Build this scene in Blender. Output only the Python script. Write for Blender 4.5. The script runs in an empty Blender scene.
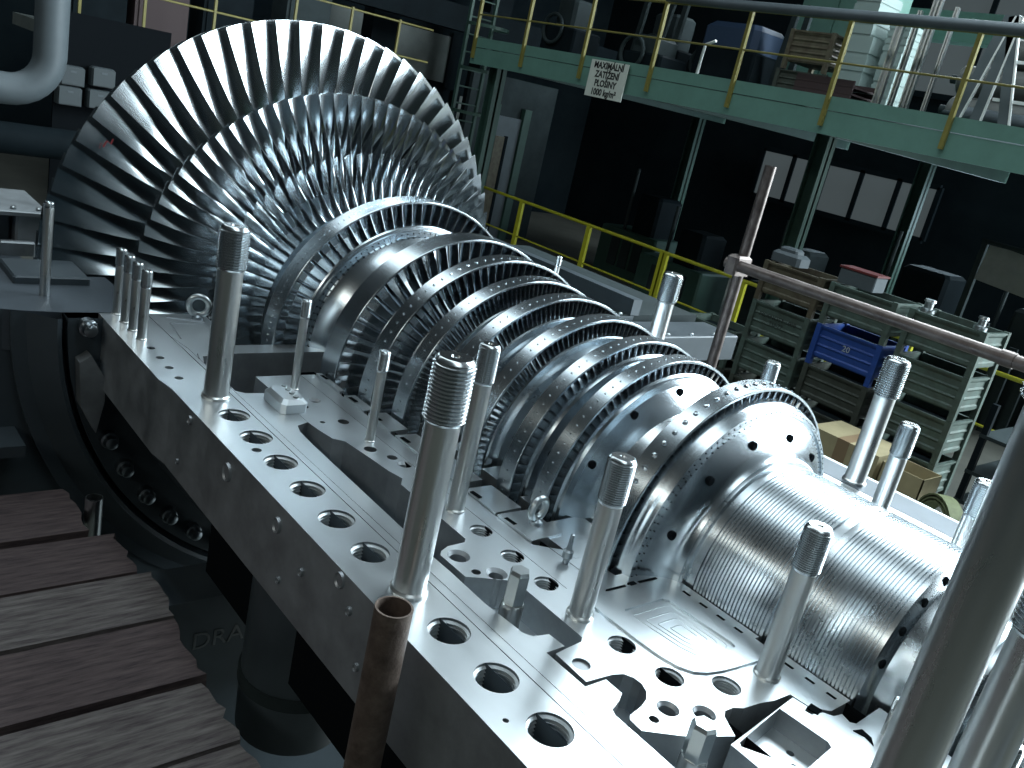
import bpy, bmesh, math, random
import numpy as np
from mathutils import Vector, Matrix
from mathutils.geometry import delaunay_2d_cdt
random.seed(7)
PI = math.pi
scene = bpy.context.scene
COL = scene.collection

# ------------------------------------------------------------------ camera
F_PX = 882.907
RC = np.array([[-0.61917, -0.75593, 0.21259], [-0.37045, 0.04248, -0.92788], [0.69238, -0.65327, -0.30633]])
Y0 = -1.949            # y of the rotor axis; the horizontal joint of the casing is z = 0
CAM = np.array([0.0, 0.0, 1.0])
cd = bpy.data.cameras.new('camera')
cd.sensor_width = 36.0
cd.lens = F_PX / 1024 * 36.0
cd.clip_start = 0.02
co = bpy.data.objects.new('camera', cd)
COL.objects.link(co)
m = Matrix([[RC[0][i], -RC[1][i], -RC[2][i], CAM[i]] for i in range(3)] + [[0, 0, 0, 1]])
co.matrix_world = m
scene.camera = co

# ------------------------------------------------------------------ light
scene.view_settings.view_transform = 'Standard'
scene.view_settings.look = 'None'
scene.view_settings.exposure = 0.3
scene.view_settings.gamma = 1.0
scene.view_settings.use_curve_mapping = False
world = bpy.data.worlds.new('hall_air')
scene.world = world
world.use_nodes = True
world.node_tree.nodes['Background'].inputs[0].default_value = (0.35, 0.55, 0.62, 1)
world.node_tree.nodes['Background'].inputs[1].default_value = 0.02

def area(name, loc, target, sx, sy, power, col):
    l = bpy.data.lights.new(name, 'AREA')
    l.shape = 'RECTANGLE'; l.size = sx; l.size_y = sy; l.energy = power; l.color = col
    o = bpy.data.objects.new(name, l); COL.objects.link(o)
    o.location = loc
    o.rotation_euler = (Vector(target) - Vector(loc)).to_track_quat('-Z', 'Y').to_euler()
    return o
area('clerestory_daylight', (1.0, -16.5, 6.6), (2.2, -2.0, 0.0), 17.0, 4.0, 3900, (0.83, 0.95, 1.0))
area('gate_daylight', (-4.6, -14.0, 2.4), (2.5, -2.0, 0.5), 8.0, 6.0, 1800, (0.83, 0.95, 1.0))
area('skylight_daylight', (2.6, -8.2, 7.0), (1.2, -2.2, 0.0), 6.0, 2.6, 560, (0.83, 0.95, 1.0))
area('roof_fill_light', (6.5, -1.2, 8.8), (6.5, -1.6, 0.0), 19.0, 3.0, 420, (0.82, 0.95, 1.0))  # added overhead fill that brightens the shroud bands; no skylight known there
area('under_gallery_window_daylight', (7.3, -16.4, 0.4), (7.3, -9.0, -0.6), 5.0, 1.0, 70, (0.62, 0.85, 1.0))
area('left_fill_light', (1.5, 7.7, 6.0), (2.0, -1.0, 0.0), 14.0, 1.5, 200, (0.95, 0.96, 0.88))  # added fill from the left, so the stud shanks reflect something bright

# ------------------------------------------------------------------ pixel helpers
def ray(px):
    d = np.array([(px[0] - 512.0) / F_PX, (px[1] - 384.0) / F_PX, 1.0])
    return RC.T @ d
def bz(px, z=0.0):
    d = ray(px); return CAM + d * ((z - 1.0) / d[2])
def by(px, y):
    d = ray(px); return CAM + d * (y / d[1])
def bx(px, x):
    d = ray(px); return CAM + d * (x / d[0])

# ------------------------------------------------------------------ materials
def mat(name, col, rough=0.5, metal=0.0, var=0.0, vscale=6.0, stretch=(1, 1, 1), rvar=0.0, bump=0.0, bscale=60.0,
        col2=None, emit=None, estr=0.0, aniso=0.0, spec=None):
    M = bpy.data.materials.new(name); M.use_nodes = True
    nt = M.node_tree; b = nt.nodes['Principled BSDF']
    b.inputs['Base Color'].default_value = (*col, 1)
    b.inputs['Roughness'].default_value = rough
    b.inputs['Metallic'].default_value = metal
    if spec is not None: b.inputs['Specular IOR Level'].default_value = spec
    if aniso: b.inputs['Anisotropic'].default_value = aniso
    if emit:
        b.inputs['Emission Color'].default_value = (*emit, 1); b.inputs['Emission Strength'].default_value = estr
    if var or rvar or bump or col2:
        tc = nt.nodes.new('ShaderNodeTexCoord'); mp = nt.nodes.new('ShaderNodeMapping')
        mp.inputs['Scale'].default_value = stretch
        nt.links.new(tc.outputs['Object'], mp.inputs[0])
        n = nt.nodes.new('ShaderNodeTexNoise'); n.inputs['Scale'].default_value = vscale
        n.inputs['Detail'].default_value = 6; n.inputs['Roughness'].default_value = 0.65
        nt.links.new(mp.outputs[0], n.inputs[0])
        if var or col2:
            mr = nt.nodes.new('ShaderNodeMapRange')
            mr.inputs[1].default_value = 0.3; mr.inputs[2].default_value = 0.7
            nt.links.new(n.outputs[0], mr.inputs[0])
            mx = nt.nodes.new('ShaderNodeMix'); mx.data_type = 'RGBA'
            c2 = col2 if col2 else tuple(c * (1 - var) for c in col)
            mx.inputs[6].default_value = (*c2, 1); mx.inputs[7].default_value = (*col, 1)
            nt.links.new(mr.outputs[0], mx.inputs[0]); nt.links.new(mx.outputs[2], b.inputs['Base Color'])
        if rvar:
            r2 = nt.nodes.new('ShaderNodeMapRange')
            r2.inputs[1].default_value = 0.3; r2.inputs[2].default_value = 0.7
            r2.inputs[3].default_value = rough - rvar; r2.inputs[4].default_value = rough + rvar
            nt.links.new(n.outputs[0], r2.inputs[0]); nt.links.new(r2.outputs[0], b.inputs['Roughness'])
        if bump:
            n2 = nt.nodes.new('ShaderNodeTexNoise'); n2.inputs['Scale'].default_value = bscale
            n2.inputs['Detail'].default_value = 3
            nt.links.new(mp.outputs[0], n2.inputs[0])
            bp = nt.nodes.new('ShaderNodeBump'); bp.inputs['Strength'].default_value = bump
            bp.inputs['Distance'].default_value = 0.004
            nt.links.new(n2.outputs[0], bp.inputs['Height']); nt.links.new(bp.outputs[0], b.inputs['Normal'])
    return M
STEEL = (0.58, 0.64, 0.68)
M = dict(
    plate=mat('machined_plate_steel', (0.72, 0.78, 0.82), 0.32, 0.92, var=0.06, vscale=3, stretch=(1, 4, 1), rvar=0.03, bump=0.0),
    side=mat('cast_side_steel', (0.42, 0.46, 0.49), 0.50, 0.8, var=0.35, vscale=9, rvar=0.08, bump=0.12, bscale=45),
    drum=mat('turned_drum_steel', (0.66, 0.72, 0.76), 0.27, 1, var=0.1, vscale=5, rvar=0.05),
    wheel=mat('turned_wheel_steel', (0.60, 0.67, 0.72), 0.22, 1, rvar=0.02, vscale=4),
    shroud=mat('shroud_band_steel', (0.58, 0.65, 0.70), 0.24, 1, rvar=0.015, vscale=8),
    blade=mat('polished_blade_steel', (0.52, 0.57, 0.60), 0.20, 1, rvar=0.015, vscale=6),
    blade2=mat('small_blade_shaded_steel', (0.26, 0.29, 0.315), 0.17, 1),  # same steel as the other blades, darkened for the shade between small blades
    stud=mat('ground_stud_steel', (0.72, 0.74, 0.735), 0.30, 1, var=0.10, vscale=5, stretch=(3, 3, 0.6), rvar=0.04),
    thread=mat('stud_thread_steel', (0.58, 0.62, 0.64), 0.22, 1),
    bore=mat('bore_steel', (0.36, 0.39, 0.42), 0.42, 0.75),
    thr=mat('hole_thread_steel', (0.52, 0.57, 0.60), 0.40, 0.4),
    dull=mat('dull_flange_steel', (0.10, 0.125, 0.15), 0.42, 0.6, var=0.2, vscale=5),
    hood=mat('dark_hood_paint', (0.066, 0.088, 0.105), 0.42, 0.2, var=0.3, vscale=4, rvar=0.08),
    black=mat('black_void', (0.008, 0.010, 0.012), 0.7, 0.0, spec=0.0),  # dead black; on plugs and bars it stands for shade inside openings
    bolt=mat('dark_bolt_steel', (0.30, 0.34, 0.37), 0.30, 1),
    rust=mat('rusty_tube', (0.16, 0.125, 0.105), 0.62, 0.35, col2=(0.07, 0.05, 0.042), vscale=30, bump=0.35, bscale=120),
    tube=mat('scaffold_tube', (0.22, 0.19, 0.18), 0.38, 0.75, col2=(0.11, 0.09, 0.085), vscale=16, rvar=0.08),
    wood=mat('weathered_wood', (0.21, 0.195, 0.19), 0.8, 0, col2=(0.045, 0.034, 0.040), vscale=7, stretch=(9, 1.0, 9), bump=0.6, bscale=24),
    wood2=mat('dark_wood', (0.13, 0.10, 0.10), 0.8, 0, col2=(0.035, 0.024, 0.030), vscale=8, stretch=(9, 1.0, 9), bump=0.6, bscale=24),
    green=mat('platform_green_paint', (0.135, 0.285, 0.240), 0.5, 0, var=0.2, vscale=3),
    dgreen=mat('dark_green_paint', (0.035, 0.085, 0.068), 0.55, 0, var=0.3, vscale=3),
    yellow=mat('yellow_paint', (0.23, 0.205, 0.05), 0.45, 0, var=0.3, vscale=8),
    yellow2=mat('lime_yellow_paint', (0.50, 0.50, 0.03), 0.42, 0, var=0.2, vscale=8),
    crate=mat('crate_green_paint', (0.092, 0.145, 0.128), 0.55, 0.1, col2=(0.055, 0.072, 0.06), vscale=9),
    crate2=mat('crate_olive_paint', (0.125, 0.12, 0.08), 0.55, 0.1, col2=(0.065, 0.05, 0.035), vscale=9),
    crate3=mat('crate_dark_paint', (0.06, 0.075, 0.063), 0.6, 0.1, col2=(0.03, 0.035, 0.028), vscale=9),
    cblue=mat('crate_blue_paint', (0.020, 0.075, 0.34), 0.45, 0.1, var=0.3, vscale=9),
    lampgrey=mat('lamp_grey', (0.30, 0.33, 0.34), 0.5),
    palebox=mat('pale_box_paint', (0.26, 0.34, 0.33), 0.5),
    white=mat('white_paint', (0.70, 0.74, 0.74), 0.5),
    signw=mat('sign_board', (0.66, 0.72, 0.66), 0.6, var=0.1),
    ink=mat('black_ink', (0.012, 0.014, 0.014), 0.7),
    chalk=mat('chalk', (0.20, 0.22, 0.23), 0.9),
    stencil=mat('white_stencil', (0.40, 0.45, 0.48), 0.8),
    card=mat('cardboard', (0.46, 0.40, 0.24), 0.8, var=0.2, vscale=5),
    cardtape=mat('cardboard_tape', (0.27, 0.19, 0.11), 0.6),
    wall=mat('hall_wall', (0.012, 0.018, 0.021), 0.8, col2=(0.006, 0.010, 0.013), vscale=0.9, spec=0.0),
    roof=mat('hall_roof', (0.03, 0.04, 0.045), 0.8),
    floor=mat('hall_floor', (0.115, 0.12, 0.105), 0.55, col2=(0.07, 0.075, 0.068), vscale=1.5),
    dmach=mat('dark_machine', (0.010, 0.016, 0.020), 0.6, 0.0, var=0.4, vscale=2, spec=0.04),
    dmach2=mat('grey_machine', (0.036, 0.050, 0.054), 0.6, 0.0, var=0.4, vscale=2, spec=0.1),
    gpipe=mat('grey_pipe', (0.095, 0.12, 0.135), 0.55, 0.1, var=0.2, vscale=4),
    box=mat('grey_cabinet', (0.050, 0.066, 0.074), 0.5, 0.0),
    brown=mat('red_brown_steel', (0.045, 0.028, 0.030), 0.6, 0.2),
    dblue=mat('dark_blue_paint', (0.025, 0.05, 0.10), 0.5, 0.1),
    roll=mat('roll_grey', (0.11, 0.12, 0.115), 0.6, 0.2, var=0.3, vscale=4),
    tarp=mat('grey_tarp', (0.26, 0.28, 0.28), 0.7, var=0.2),
    pane=mat('hazy_window_pane', (0.05, 0.06, 0.065), 0.5, emit=(0.55, 0.68, 0.72), estr=0.07),
    panel=mat('pale_wall_panel', (0.22, 0.25, 0.24), 0.6, col2=(0.12, 0.145, 0.14), vscale=1.2),
    strap=mat('green_strap', (0.17, 0.20, 0.10), 0.7, var=0.3, vscale=20),
    redmark=mat('red_marker', (0.35, 0.03, 0.04), 0.6),
    red=mat('red_paint', (0.12, 0.02, 0.02), 0.5),
    alu=mat('aluminium', (0.55, 0.60, 0.62), 0.3, 1, var=0.15, vscale=6),
)

# ------------------------------------------------------------------ mesh builder
class MB:
    def __init__(s): s.v = []; s.f = []
    def add(s, vs, fs):
        o = len(s.v); s.v += [tuple(float(c) for c in p) for p in vs]; s.f += [tuple(i + o for i in f) for f in fs]
        return s
    def box(s, a, b):
        (x0, y0, z0), (x1, y1, z1) = a, b
        return s.add([(x0, y0, z0), (x1, y0, z0), (x1, y1, z0), (x0, y1, z0), (x0, y0, z1), (x1, y0, z1), (x1, y1, z1), (x0, y1, z1)],
                     [(0, 3, 2, 1), (4, 5, 6, 7), (0, 1, 5, 4), (1, 2, 6, 5), (2, 3, 7, 6), (3, 0, 4, 7)])
    def bbox(s, a, b, e=0.004):       # box with chamfered vertical/top edges
        (x0, y0, z0), (x1, y1, z1) = a, b
        P = lambda x0, y0, x1, y1, z, c: [(x0 + c, y0, z), (x1 - c, y0, z), (x1, y0 + c, z), (x1, y1 - c, z), (x1 - c, y1, z), (x0 + c, y1, z), (x0, y1 - c, z), (x0, y0 + c, z)]
        rings = [P(x0, y0, x1, y1, z0, e), P(x0, y0, x1, y1, z1 - e, e), P(x0 + e, y0 + e, x1 - e, y1 - e, z1, e)]
        vs = sum(rings, []); fs = [tuple(range(7, -1, -1)), tuple(range(16, 24))]
        for k in range(2):
            for i in range(8):
                j = (i + 1) % 8; fs.append((k * 8 + i, k * 8 + j, k * 8 + 8 + j, k * 8 + 8 + i))
        return s.add(vs, fs)
    def lathe(s, prof, n=48, axis='z', o=(0, 0, 0), a0=0.0, a1=2 * PI, caps=True):
        full = abs(a1 - a0 - 2 * PI) < 1e-6
        k = n if full else n + 1
        vs = []; fs = []
        for (h, r) in prof:
            for i in range(k):
                a = a0 + (a1 - a0) * i / n; c, q = r * math.cos(a), r * math.sin(a)
                p = (c, q, h) if axis == 'z' else (h, c, q)
                vs.append((p[0] + o[0], p[1] + o[1], p[2] + o[2]))
        for j in range(len(prof) - 1):
            for i in range(n):
                i2 = (i + 1) % k
                fs.append((j * k + i, j * k + i2, (j + 1) * k + i2, (j + 1) * k + i))
        if caps and full:
            if prof[0][1] > 1e-6: fs.append(tuple(range(k - 1, -1, -1)))
            if prof[-1][1] > 1e-6: fs.append(tuple((len(prof) - 1) * k + i for i in range(k)))
        return s.add(vs, fs)
    def tube(s, pts, r, n=10, caps=True):
        pts = [Vector(p) for p in pts]; rr = r if isinstance(r, (list, tuple)) else [r] * len(pts)
        vs = []; fs = []
        ext = [sum(abs((pts[i + 1] - pts[i])[c]) for i in range(len(pts) - 1)) for c in range(3)]
        up = Vector([1.0 if c == ext.index(min(ext)) else 0.0 for c in range(3)])
        for i, p in enumerate(pts):
            d = (pts[min(i + 1, len(pts) - 1)] - pts[max(i - 1, 0)]).normalized()
            a = d.cross(up).normalized(); b = d.cross(a)
            for k in range(n):
                t = 2 * PI * k / n; q = p + (a * math.cos(t) + b * math.sin(t)) * rr[i]; vs.append(tuple(q))
        for i in range(len(pts) - 1):
            for k in range(n):
                k2 = (k + 1) % n; fs.append((i * n + k, i * n + k2, (i + 1) * n + k2, (i + 1) * n + k))
        if caps: fs += [tuple(range(n - 1, -1, -1)), tuple((len(pts) - 1) * n + k for k in range(n))]
        return s.add(vs, fs)
    def bar(s, p, q, w, h):
        p, q = Vector(p), Vector(q); d = (q - p).normalized()
        a = d.cross(Vector((0, 0, 1)) if abs(d.z) < 0.95 else Vector((0, 1, 0))).normalized(); b = a.cross(d)
        vs = [c + a * (i * w / 2) + b * (j * h / 2) for c in (p, q) for i, j in ((-1, -1), (1, -1), (1, 1), (-1, 1))]
        return s.add([tuple(v) for v in vs], [(0, 3, 2, 1), (4, 5, 6, 7), (0, 1, 5, 4), (1, 2, 6, 5), (2, 3, 7, 6), (3, 0, 4, 7)])
    def torus(s, R, r, n=28, k=12, o=(0, 0, 0), plane='xz', rot=0.0):
        vs = []; fs = []
        for i in range(n):
            a = 2 * PI * i / n
            for j in range(k):
                b = 2 * PI * j / k; u = R + r * math.cos(b); p, q, w = u * math.cos(a), u * math.sin(a), r * math.sin(b)
                x, y = p * math.cos(rot) - w * math.sin(rot), p * math.sin(rot) + w * math.cos(rot)
                vs.append((o[0] + x, o[1] + y, o[2] + q))
        for i in range(n):
            for j in range(k):
                fs.append((i * k + j, ((i + 1) % n) * k + j, ((i + 1) % n) * k + (j + 1) % k, i * k + (j + 1) % k))
        return s.add(vs, fs)
    def prism(s, poly, z0, z1, holes=()):
        loops = [list(poly)] + [list(h) for h in holes]
        pv = []; ed = []
        for L in loops:
            o = len(pv); pv += [Vector((p[0], p[1])) for p in L]; ed += [(o + i, o + (i + 1) % len(L)) for i in range(len(L))]
        r = delaunay_2d_cdt(pv, ed, [], 0, 1e-6)
        vs, n = r[0], len(r[0]); segs = np.array([(*L[i], *L[(i + 1) % len(L)]) for L in loops for i in range(len(L))]); fs = []
        for f in r[2]:                 # keep a triangle when a ray from its centroid crosses the outlines an odd number of times
            cx = sum(vs[i][0] for i in f) / len(f); cy = sum(vs[i][1] for i in f) / len(f)
            up = (segs[:, 1] > cy) != (segs[:, 3] > cy)
            g = segs[up]; xi = g[:, 0] + (cy - g[:, 1]) / (g[:, 3] - g[:, 1]) * (g[:, 2] - g[:, 0])
            if np.count_nonzero(xi > cx) % 2: fs.append(f)
        V3 = [(v[0], v[1], z1) for v in vs] + [(v[0], v[1], z0) for v in vs]
        FF = [tuple(f) for f in fs] + [tuple(n + i for i in reversed(f)) for f in fs]
        s.add(V3, FF)
        for L in loops:
            k = len(L)
            s.add([(p[0], p[1], z1) for p in L] + [(p[0], p[1], z0) for p in L], [(i, (i + 1) % k, k + (i + 1) % k, k + i) for i in range(k)])
        return s
    def mesh(s, name, m_, smooth=False, weld=True, angle=35, wall=None):
        me = bpy.data.meshes.new(name); me.from_pydata(s.v, [], s.f); me.update()
        bm = bmesh.new(); bm.from_mesh(me)
        if weld: bmesh.ops.remove_doubles(bm, verts=bm.verts, dist=1e-6)
        bmesh.ops.recalc_face_normals(bm, faces=bm.faces)
        if smooth:
            ca = math.cos(math.radians(angle))
            for f in bm.faces: f.smooth = True
            for e in bm.edges:
                if len(e.link_faces) == 2 and e.link_faces[0].normal.dot(e.link_faces[1].normal) < ca: e.smooth = False
        if wall:
            for f in bm.faces:
                if abs(f.normal.z) < 0.4: f.material_index = 1
        bm.to_mesh(me); bm.free()
        me.materials.append(M[m_] if isinstance(m_, str) else m_)
        if wall: me.materials.append(M[wall])
        return me
    def obj(s, name, m_, parent=None, smooth=False, **k):
        return link(name, s.mesh(name, m_, smooth, **k), parent)

def link(name, me, parent=None, loc=None, rot=None):
    o = bpy.data.objects.new(name, me); COL.objects.link(o)
    if parent: o.parent = parent
    if loc is not None: o.location = loc
    if rot is not None: o.rotation_euler = rot
    return o
def tag(o, label, cat, group=None, kind=None):
    if label: o['label'] = label
    if cat: o['category'] = cat
    if group: o['group'] = group
    if kind: o['kind'] = kind
    return o
def thing(name, label, cat, loc=(0, 0, 0), rz=0.0, group=None):
    o = bpy.data.objects.new(name, None); COL.objects.link(o); o.location = loc; o.rotation_euler = (0, 0, rz); o.empty_display_size = 0.05
    return tag(o, label, cat, group)
def struct(name, mb, m_, parent=None, **k):
    o = mb.obj(name, m_, parent, **k)
    o['kind'] = 'structure'
    return o
def circ(c, r, n=24): return [(c[0] + r * math.cos(2 * PI * i / n), c[1] + r * math.sin(2 * PI * i / n)) for i in range(n)]
def text_mesh(name, body, size, m_, ext=0.001, space=1.0, align='CENTER', bold=0.0):
    cu = bpy.data.curves.new(name, 'FONT'); cu.body = body; cu.size = size; cu.extrude = ext; cu.align_x = align; cu.align_y = 'CENTER'; cu.space_line = space
    cu.resolution_u = 3; cu.offset = bold
    o = bpy.data.objects.new('text_source', cu); COL.objects.link(o)
    dg = bpy.context.evaluated_depsgraph_get(); dg.update()
    me = bpy.data.meshes.new_from_object(o.evaluated_get(dg)); me.name = name
    bpy.data.objects.remove(o); bpy.data.curves.remove(cu)
    me.materials.clear(); me.materials.append(M[m_]); return me

# ------------------------------------------------------------------ the hall
FZ = -1.8
struct('floor', MB().box((-9, -17, FZ - 0.2), (21, 8, FZ)), 'floor')
struct('ceiling', MB().box((-9, -17, 9.0), (21, 8, 9.2)), 'roof')
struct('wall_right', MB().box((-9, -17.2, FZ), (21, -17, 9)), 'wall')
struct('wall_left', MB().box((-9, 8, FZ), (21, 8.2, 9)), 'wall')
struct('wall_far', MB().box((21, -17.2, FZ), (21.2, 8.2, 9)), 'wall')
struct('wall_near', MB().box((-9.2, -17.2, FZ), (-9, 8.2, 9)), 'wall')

# ------------------------------------------------------------------ turbine rotor
rotor = thing('turbine_rotor', 'huge bright steel steam turbine rotor with twelve bladed wheels and grooved drum', 'rotor', (0, Y0, 0))
NS = 160
prof = [(-0.9, 0.0), (-0.9, 0.105), (0.10, 0.105), (0.10, 0.13), (0.28, 0.13), (0.285, 0.165), (0.40, 0.165), (0.405, 0.19)]
for i in range(5):
    x = 0.41 + i * 0.016; prof += [(x, 0.197), (x + 0.008, 0.197), (x + 0.008, 0.190), (x + 0.015, 0.190)]
prof += [(0.50, 0.20), (0.505, 0.222), (0.54, 0.232), (0.556, 0.240), (0.562, 0.270), (0.570, 0.2805)]
def grooves(x0, x1, r, d, pitch):
    out = []; n = int((x1 - x0) / pitch)
    for i in range(n):
        x = x0 + i * pitch; out += [(x, r), (x + pitch * 0.62, r), (x + pitch * 0.66, r - d), (x + pitch * 0.96, r - d)]
    return out + [(x1, r)]
prof += grooves(0.575, 0.775, 0.2815, 0.0045, 0.0091)
prof += [(0.777, 0.276), (0.800, 0.276), (0.802, 0.2815)]
prof += grooves(0.804, 1.005, 0.2815, 0.0045, 0.0091)
prof += [(1.007, 0.276), (1.030, 0.276), (1.032, 0.287), (1.052, 0.287), (1.054, 0.293), (1.066, 0.296), (1.076, 0.302), (1.084, 0.311), (1.090, 0.324)]
shaft_end = list(prof)
# hub between the wheels
hub = [(1.090, 0.324), (1.21, 0.300), (1.23, 0.290), (1.35, 0.290), (1.37, 0.30), (1.45, 0.30), (1.47, 0.30), (1.52, 0.305), (1.60, 0.310), (1.68, 0.315), (1.75, 0.325), (1.86, 0.33),
       (1.95, 0.34), (2.10, 0.345), (2.30, 0.35), (2.42, 0.355), (2.62, 0.36), (2.70, 0.38), (2.9, 0.39), (3.2, 0.40), (3.5, 0.40), (3.8, 0.40), (3.85, 0.28), (4.6, 0.20), (4.6, 0.0)]
MB().lathe(prof + hub[1:], NS, 'x').obj('shaft', 'drum', rotor, True, angle=28)
# black plugs for holes in the front drum collar, shade put into their colour
hm = MB().lathe([(-0.004, 0.0), (-0.004, 0.0085), (0.0, 0.011), (0.002, 0.011)], 16, 'x').mesh('balance_hole_shade', 'black', True)
for k in range(10):
    a = math.radians(20 + k * 17.0)
    link('balance_hole_shade', hm, rotor, (0.561, 0.262 * math.cos(a), 0.262 * math.sin(a)))

def blade_mesh(name, secs, m_, npt=9, nr=9, flat_tip=0.0):
    """secs: list of (radius, b1, b2, chord, thickness, xoff); headings in degrees from the axial direction toward the turning side (-Y at the top)"""
    R_ = [q[0] for q in secs]
    vs = []; fs = []
    for i in range(nr):
        r = R_[0] + (R_[-1] - R_[0]) * i / (nr - 1)
        b1, b2, c, th, xo, lean = [float(np.interp(r, R_, [q[k] for q in secs])) for k in range(1, 7)]
        pts = [np.zeros(2)]
        hd = []
        for u in range(npt - 1):
            t = (u + 0.5) / (npt - 1); b = math.radians(b1 + (b2 - b1) * t); pts.append(pts[-1] + np.array([math.cos(b), math.sin(b)]) * c / (npt - 1))
        P = np.array(pts); P -= P.mean(axis=0)
        top = []; bot = []
        for u in range(npt):
            t = u / (npt - 1); b = math.radians(b1 + (b2 - b1) * t); nrm = np.array([-math.sin(b), math.cos(b)])
            h = th * (0.16 + 0.84 * (math.sin(PI * min(1, t ** 0.75)) if 0 < t < 1 else 0)) / 2
            top.append(P[u] + nrm * h); bot.append(P[u] - nrm * h)
        for q in top + bot[::-1]:
            t_ = q[1] + lean
            ang = t_ / r
            vs.append((xo + q[0], -r * math.sin(ang), r * math.cos(ang)))
    k = 2 * npt
    for i in range(nr - 1):
        for j in range(k):
            j2 = (j + 1) % k; fs.append((i * k + j, i * k + j2, (i + 1) * k + j2, (i + 1) * k + j))
    fs += [tuple(range(k)), tuple((nr - 1) * k + j for j in range(k - 1, -1, -1))]
    return MB().add(vs, fs).mesh(name, m_, True, angle=50)

def stage(x, Rt, Rr, n, blade, web, w=None, rivets=0, individual=True, phase=0.0, matr='wheel', holes=None, dots=None, bw=0.1, rivr=0.0035, lab=None):
    """a wheel: web profile lathe, blades and, with w, a shroud band from x to x+w"""
    wh = MB().lathe(web, NS, 'x').obj('stage_wheel', matr, rotor, True, angle=28)
    if lab: wh['label'] = lab
    step = 360.0 / n
    lo = MB(); nl = 0
    bm_v = [tuple(v.co) for v in blade.vertices]; bm_f = [tuple(p.vertices) for p in blade.polygons]
    for i in range(n):
        th = phase + i * step                       # angle from +Y through +Z
        ph = math.radians(th - 90)
        d = (th + 180) % 360 - 180
        if individual and (-9 <= d <= 180 or d <= -171):
            b = link('blade', blade, wh, rot=(ph, 0, 0))
        else:
            c, s_ = math.cos(ph), math.sin(ph)
            lo.add([(v[0], v[1] * c - v[2] * s_, v[1] * s_ + v[2] * c) for v in bm_v], bm_f); nl += 1
    if nl:
        o = lo.obj('blade_row', blade.materials[0], wh, True, weld=False, angle=50); o['kind'] = 'stuff'
    if w:
        MB().lathe([(x, Rt - 0.007), (x, Rt - 0.0012), (x + 0.0015, Rt), (x + w - 0.0015, Rt + 0.002), (x + w, Rt + 0.001), (x + w, Rt - 0.007), (x, Rt - 0.007)], NS * 2, 'x', caps=False).obj('shroud_ring', 'shroud', wh, True, angle=28)
        if rivets:
            rv = MB()
            for i in range(rivets):
                a = 2 * PI * i / rivets
                for xr in ((x + w * 0.5,) if rivr > 0 else (x + w * 0.3, x + w * 0.7)):
                    r_ = abs(rivr); rr = Rt + 0.001
                    ring = []
                    for (h, q) in ((-0.001, r_), (r_ * 0.45, r_ * 0.75), (r_ * 0.6, 0.0)):
                        for k in range(6):
                            t = 2 * PI * k / 6; u = q * math.cos(t); v_ = q * math.sin(t)
                            ring.append((xr + u, (rr + h) * math.cos(a) - v_ * math.sin(a), (rr + h) * math.sin(a) + v_ * math.cos(a)))
                    rv.add(ring, [(j, (j + 1) % 6, 6 + (j + 1) % 6, 6 + j) for j in range(6)] + [(6 + j, 6 + (j + 1) % 6, 12 + (j + 1) % 6) for j in range(6)])
            o = rv.obj('shroud_rivets', 'shroud', wh, True, weld=False); o['kind'] = 'stuff'
    if holes:
        hx, hr, hc, ha, hn, nx = holes
        me = MB().lathe([(-0.0045, 0.0), (-0.0045, hc * 0.95), (-0.003, hc * 1.1), (0.03, hc * 1.1)], 18, 'x').mesh('balance_hole_shade', 'black', True)  # plug set proud of the web, the dark of the hole in its colour
        for k in range(hn):
            a = math.radians(ha + k * 360.0 / hn)
            if math.sin(a) > -0.2:
                link('balance_hole_shade', me, wh, (hx, hr * math.cos(a), hr * math.sin(a)))
    if dots:
        dm = MB()
        for (dx, dr, dc, dn) in dots:
            for k in range(dn):
                a = 2 * PI * k / dn
                dm.lathe([(-0.0008, 0.0), (-0.0008, dc), (0.004, dc)], 8, 'x', o=(dx, dr * math.cos(a), dr * math.sin(a)))
        o = dm.obj('pin_hole_shade', 'black', wh, True, weld=False); o['kind'] = 'stuff'  # raised black dots imitate the shade inside small pin holes
    return wh

# free-standing last rows (radius, inlet, outlet, chord, thickness, x, lean)
b_last = blade_mesh('last_row_blade', [(0.48, -38, 62, 0.190, 0.030, 3.66, 0), (0.62, -12, 62, 0.175, 0.024, 3.66, 0), (0.80, 36, 64, 0.160, 0.016, 3.66, 0),
                                       (0.95, 60, 69, 0.152, 0.009, 3.66, 0), (1.10, 71, 75, 0.158, 0.004, 3.66, 0)], 'blade', 10, 12)
stage(3.66, 1.10, 0.48, 65, b_last, [(3.56, 0.40), (3.56, 0.485), (3.76, 0.485), (3.76, 0.40)], phase=16.4 - 5.54 * 0.5)
b_l1 = blade_mesh('second_last_row_blade', [(0.47, -38, 48, 0.135, 0.020, 3.315, 0), (0.62, -8, 54, 0.115, 0.014, 3.315, 0), (0.74, 30, 62, 0.106, 0.009, 3.315, 0),
                                            (0.857, 60, 70, 0.100, 0.0035, 3.315, 0)], 'blade', 10, 10)
stage(3.315, 0.857, 0.47, 83, b_l1, [(3.24, 0.39), (3.24, 0.475), (3.39, 0.475), (3.39, 0.39)], phase=28.9 - 2.1)
b_l2 = blade_mesh('third_last_row_blade', [(0.465, -30, 44, 0.110, 0.016, 3.05, 0), (0.56, -8, 48, 0.094, 0.011, 3.05, 0), (0.664, 28, 54, 0.080, 0.006, 3.05, 0)], 'blade', 10, 8)
stage(3.05, 0.664, 0.465, 80, b_l2, [(2.99, 0.39), (2.99, 0.47), (3.11, 0.47), (3.11, 0.39)], phase=44.4 - 2.2)

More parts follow.
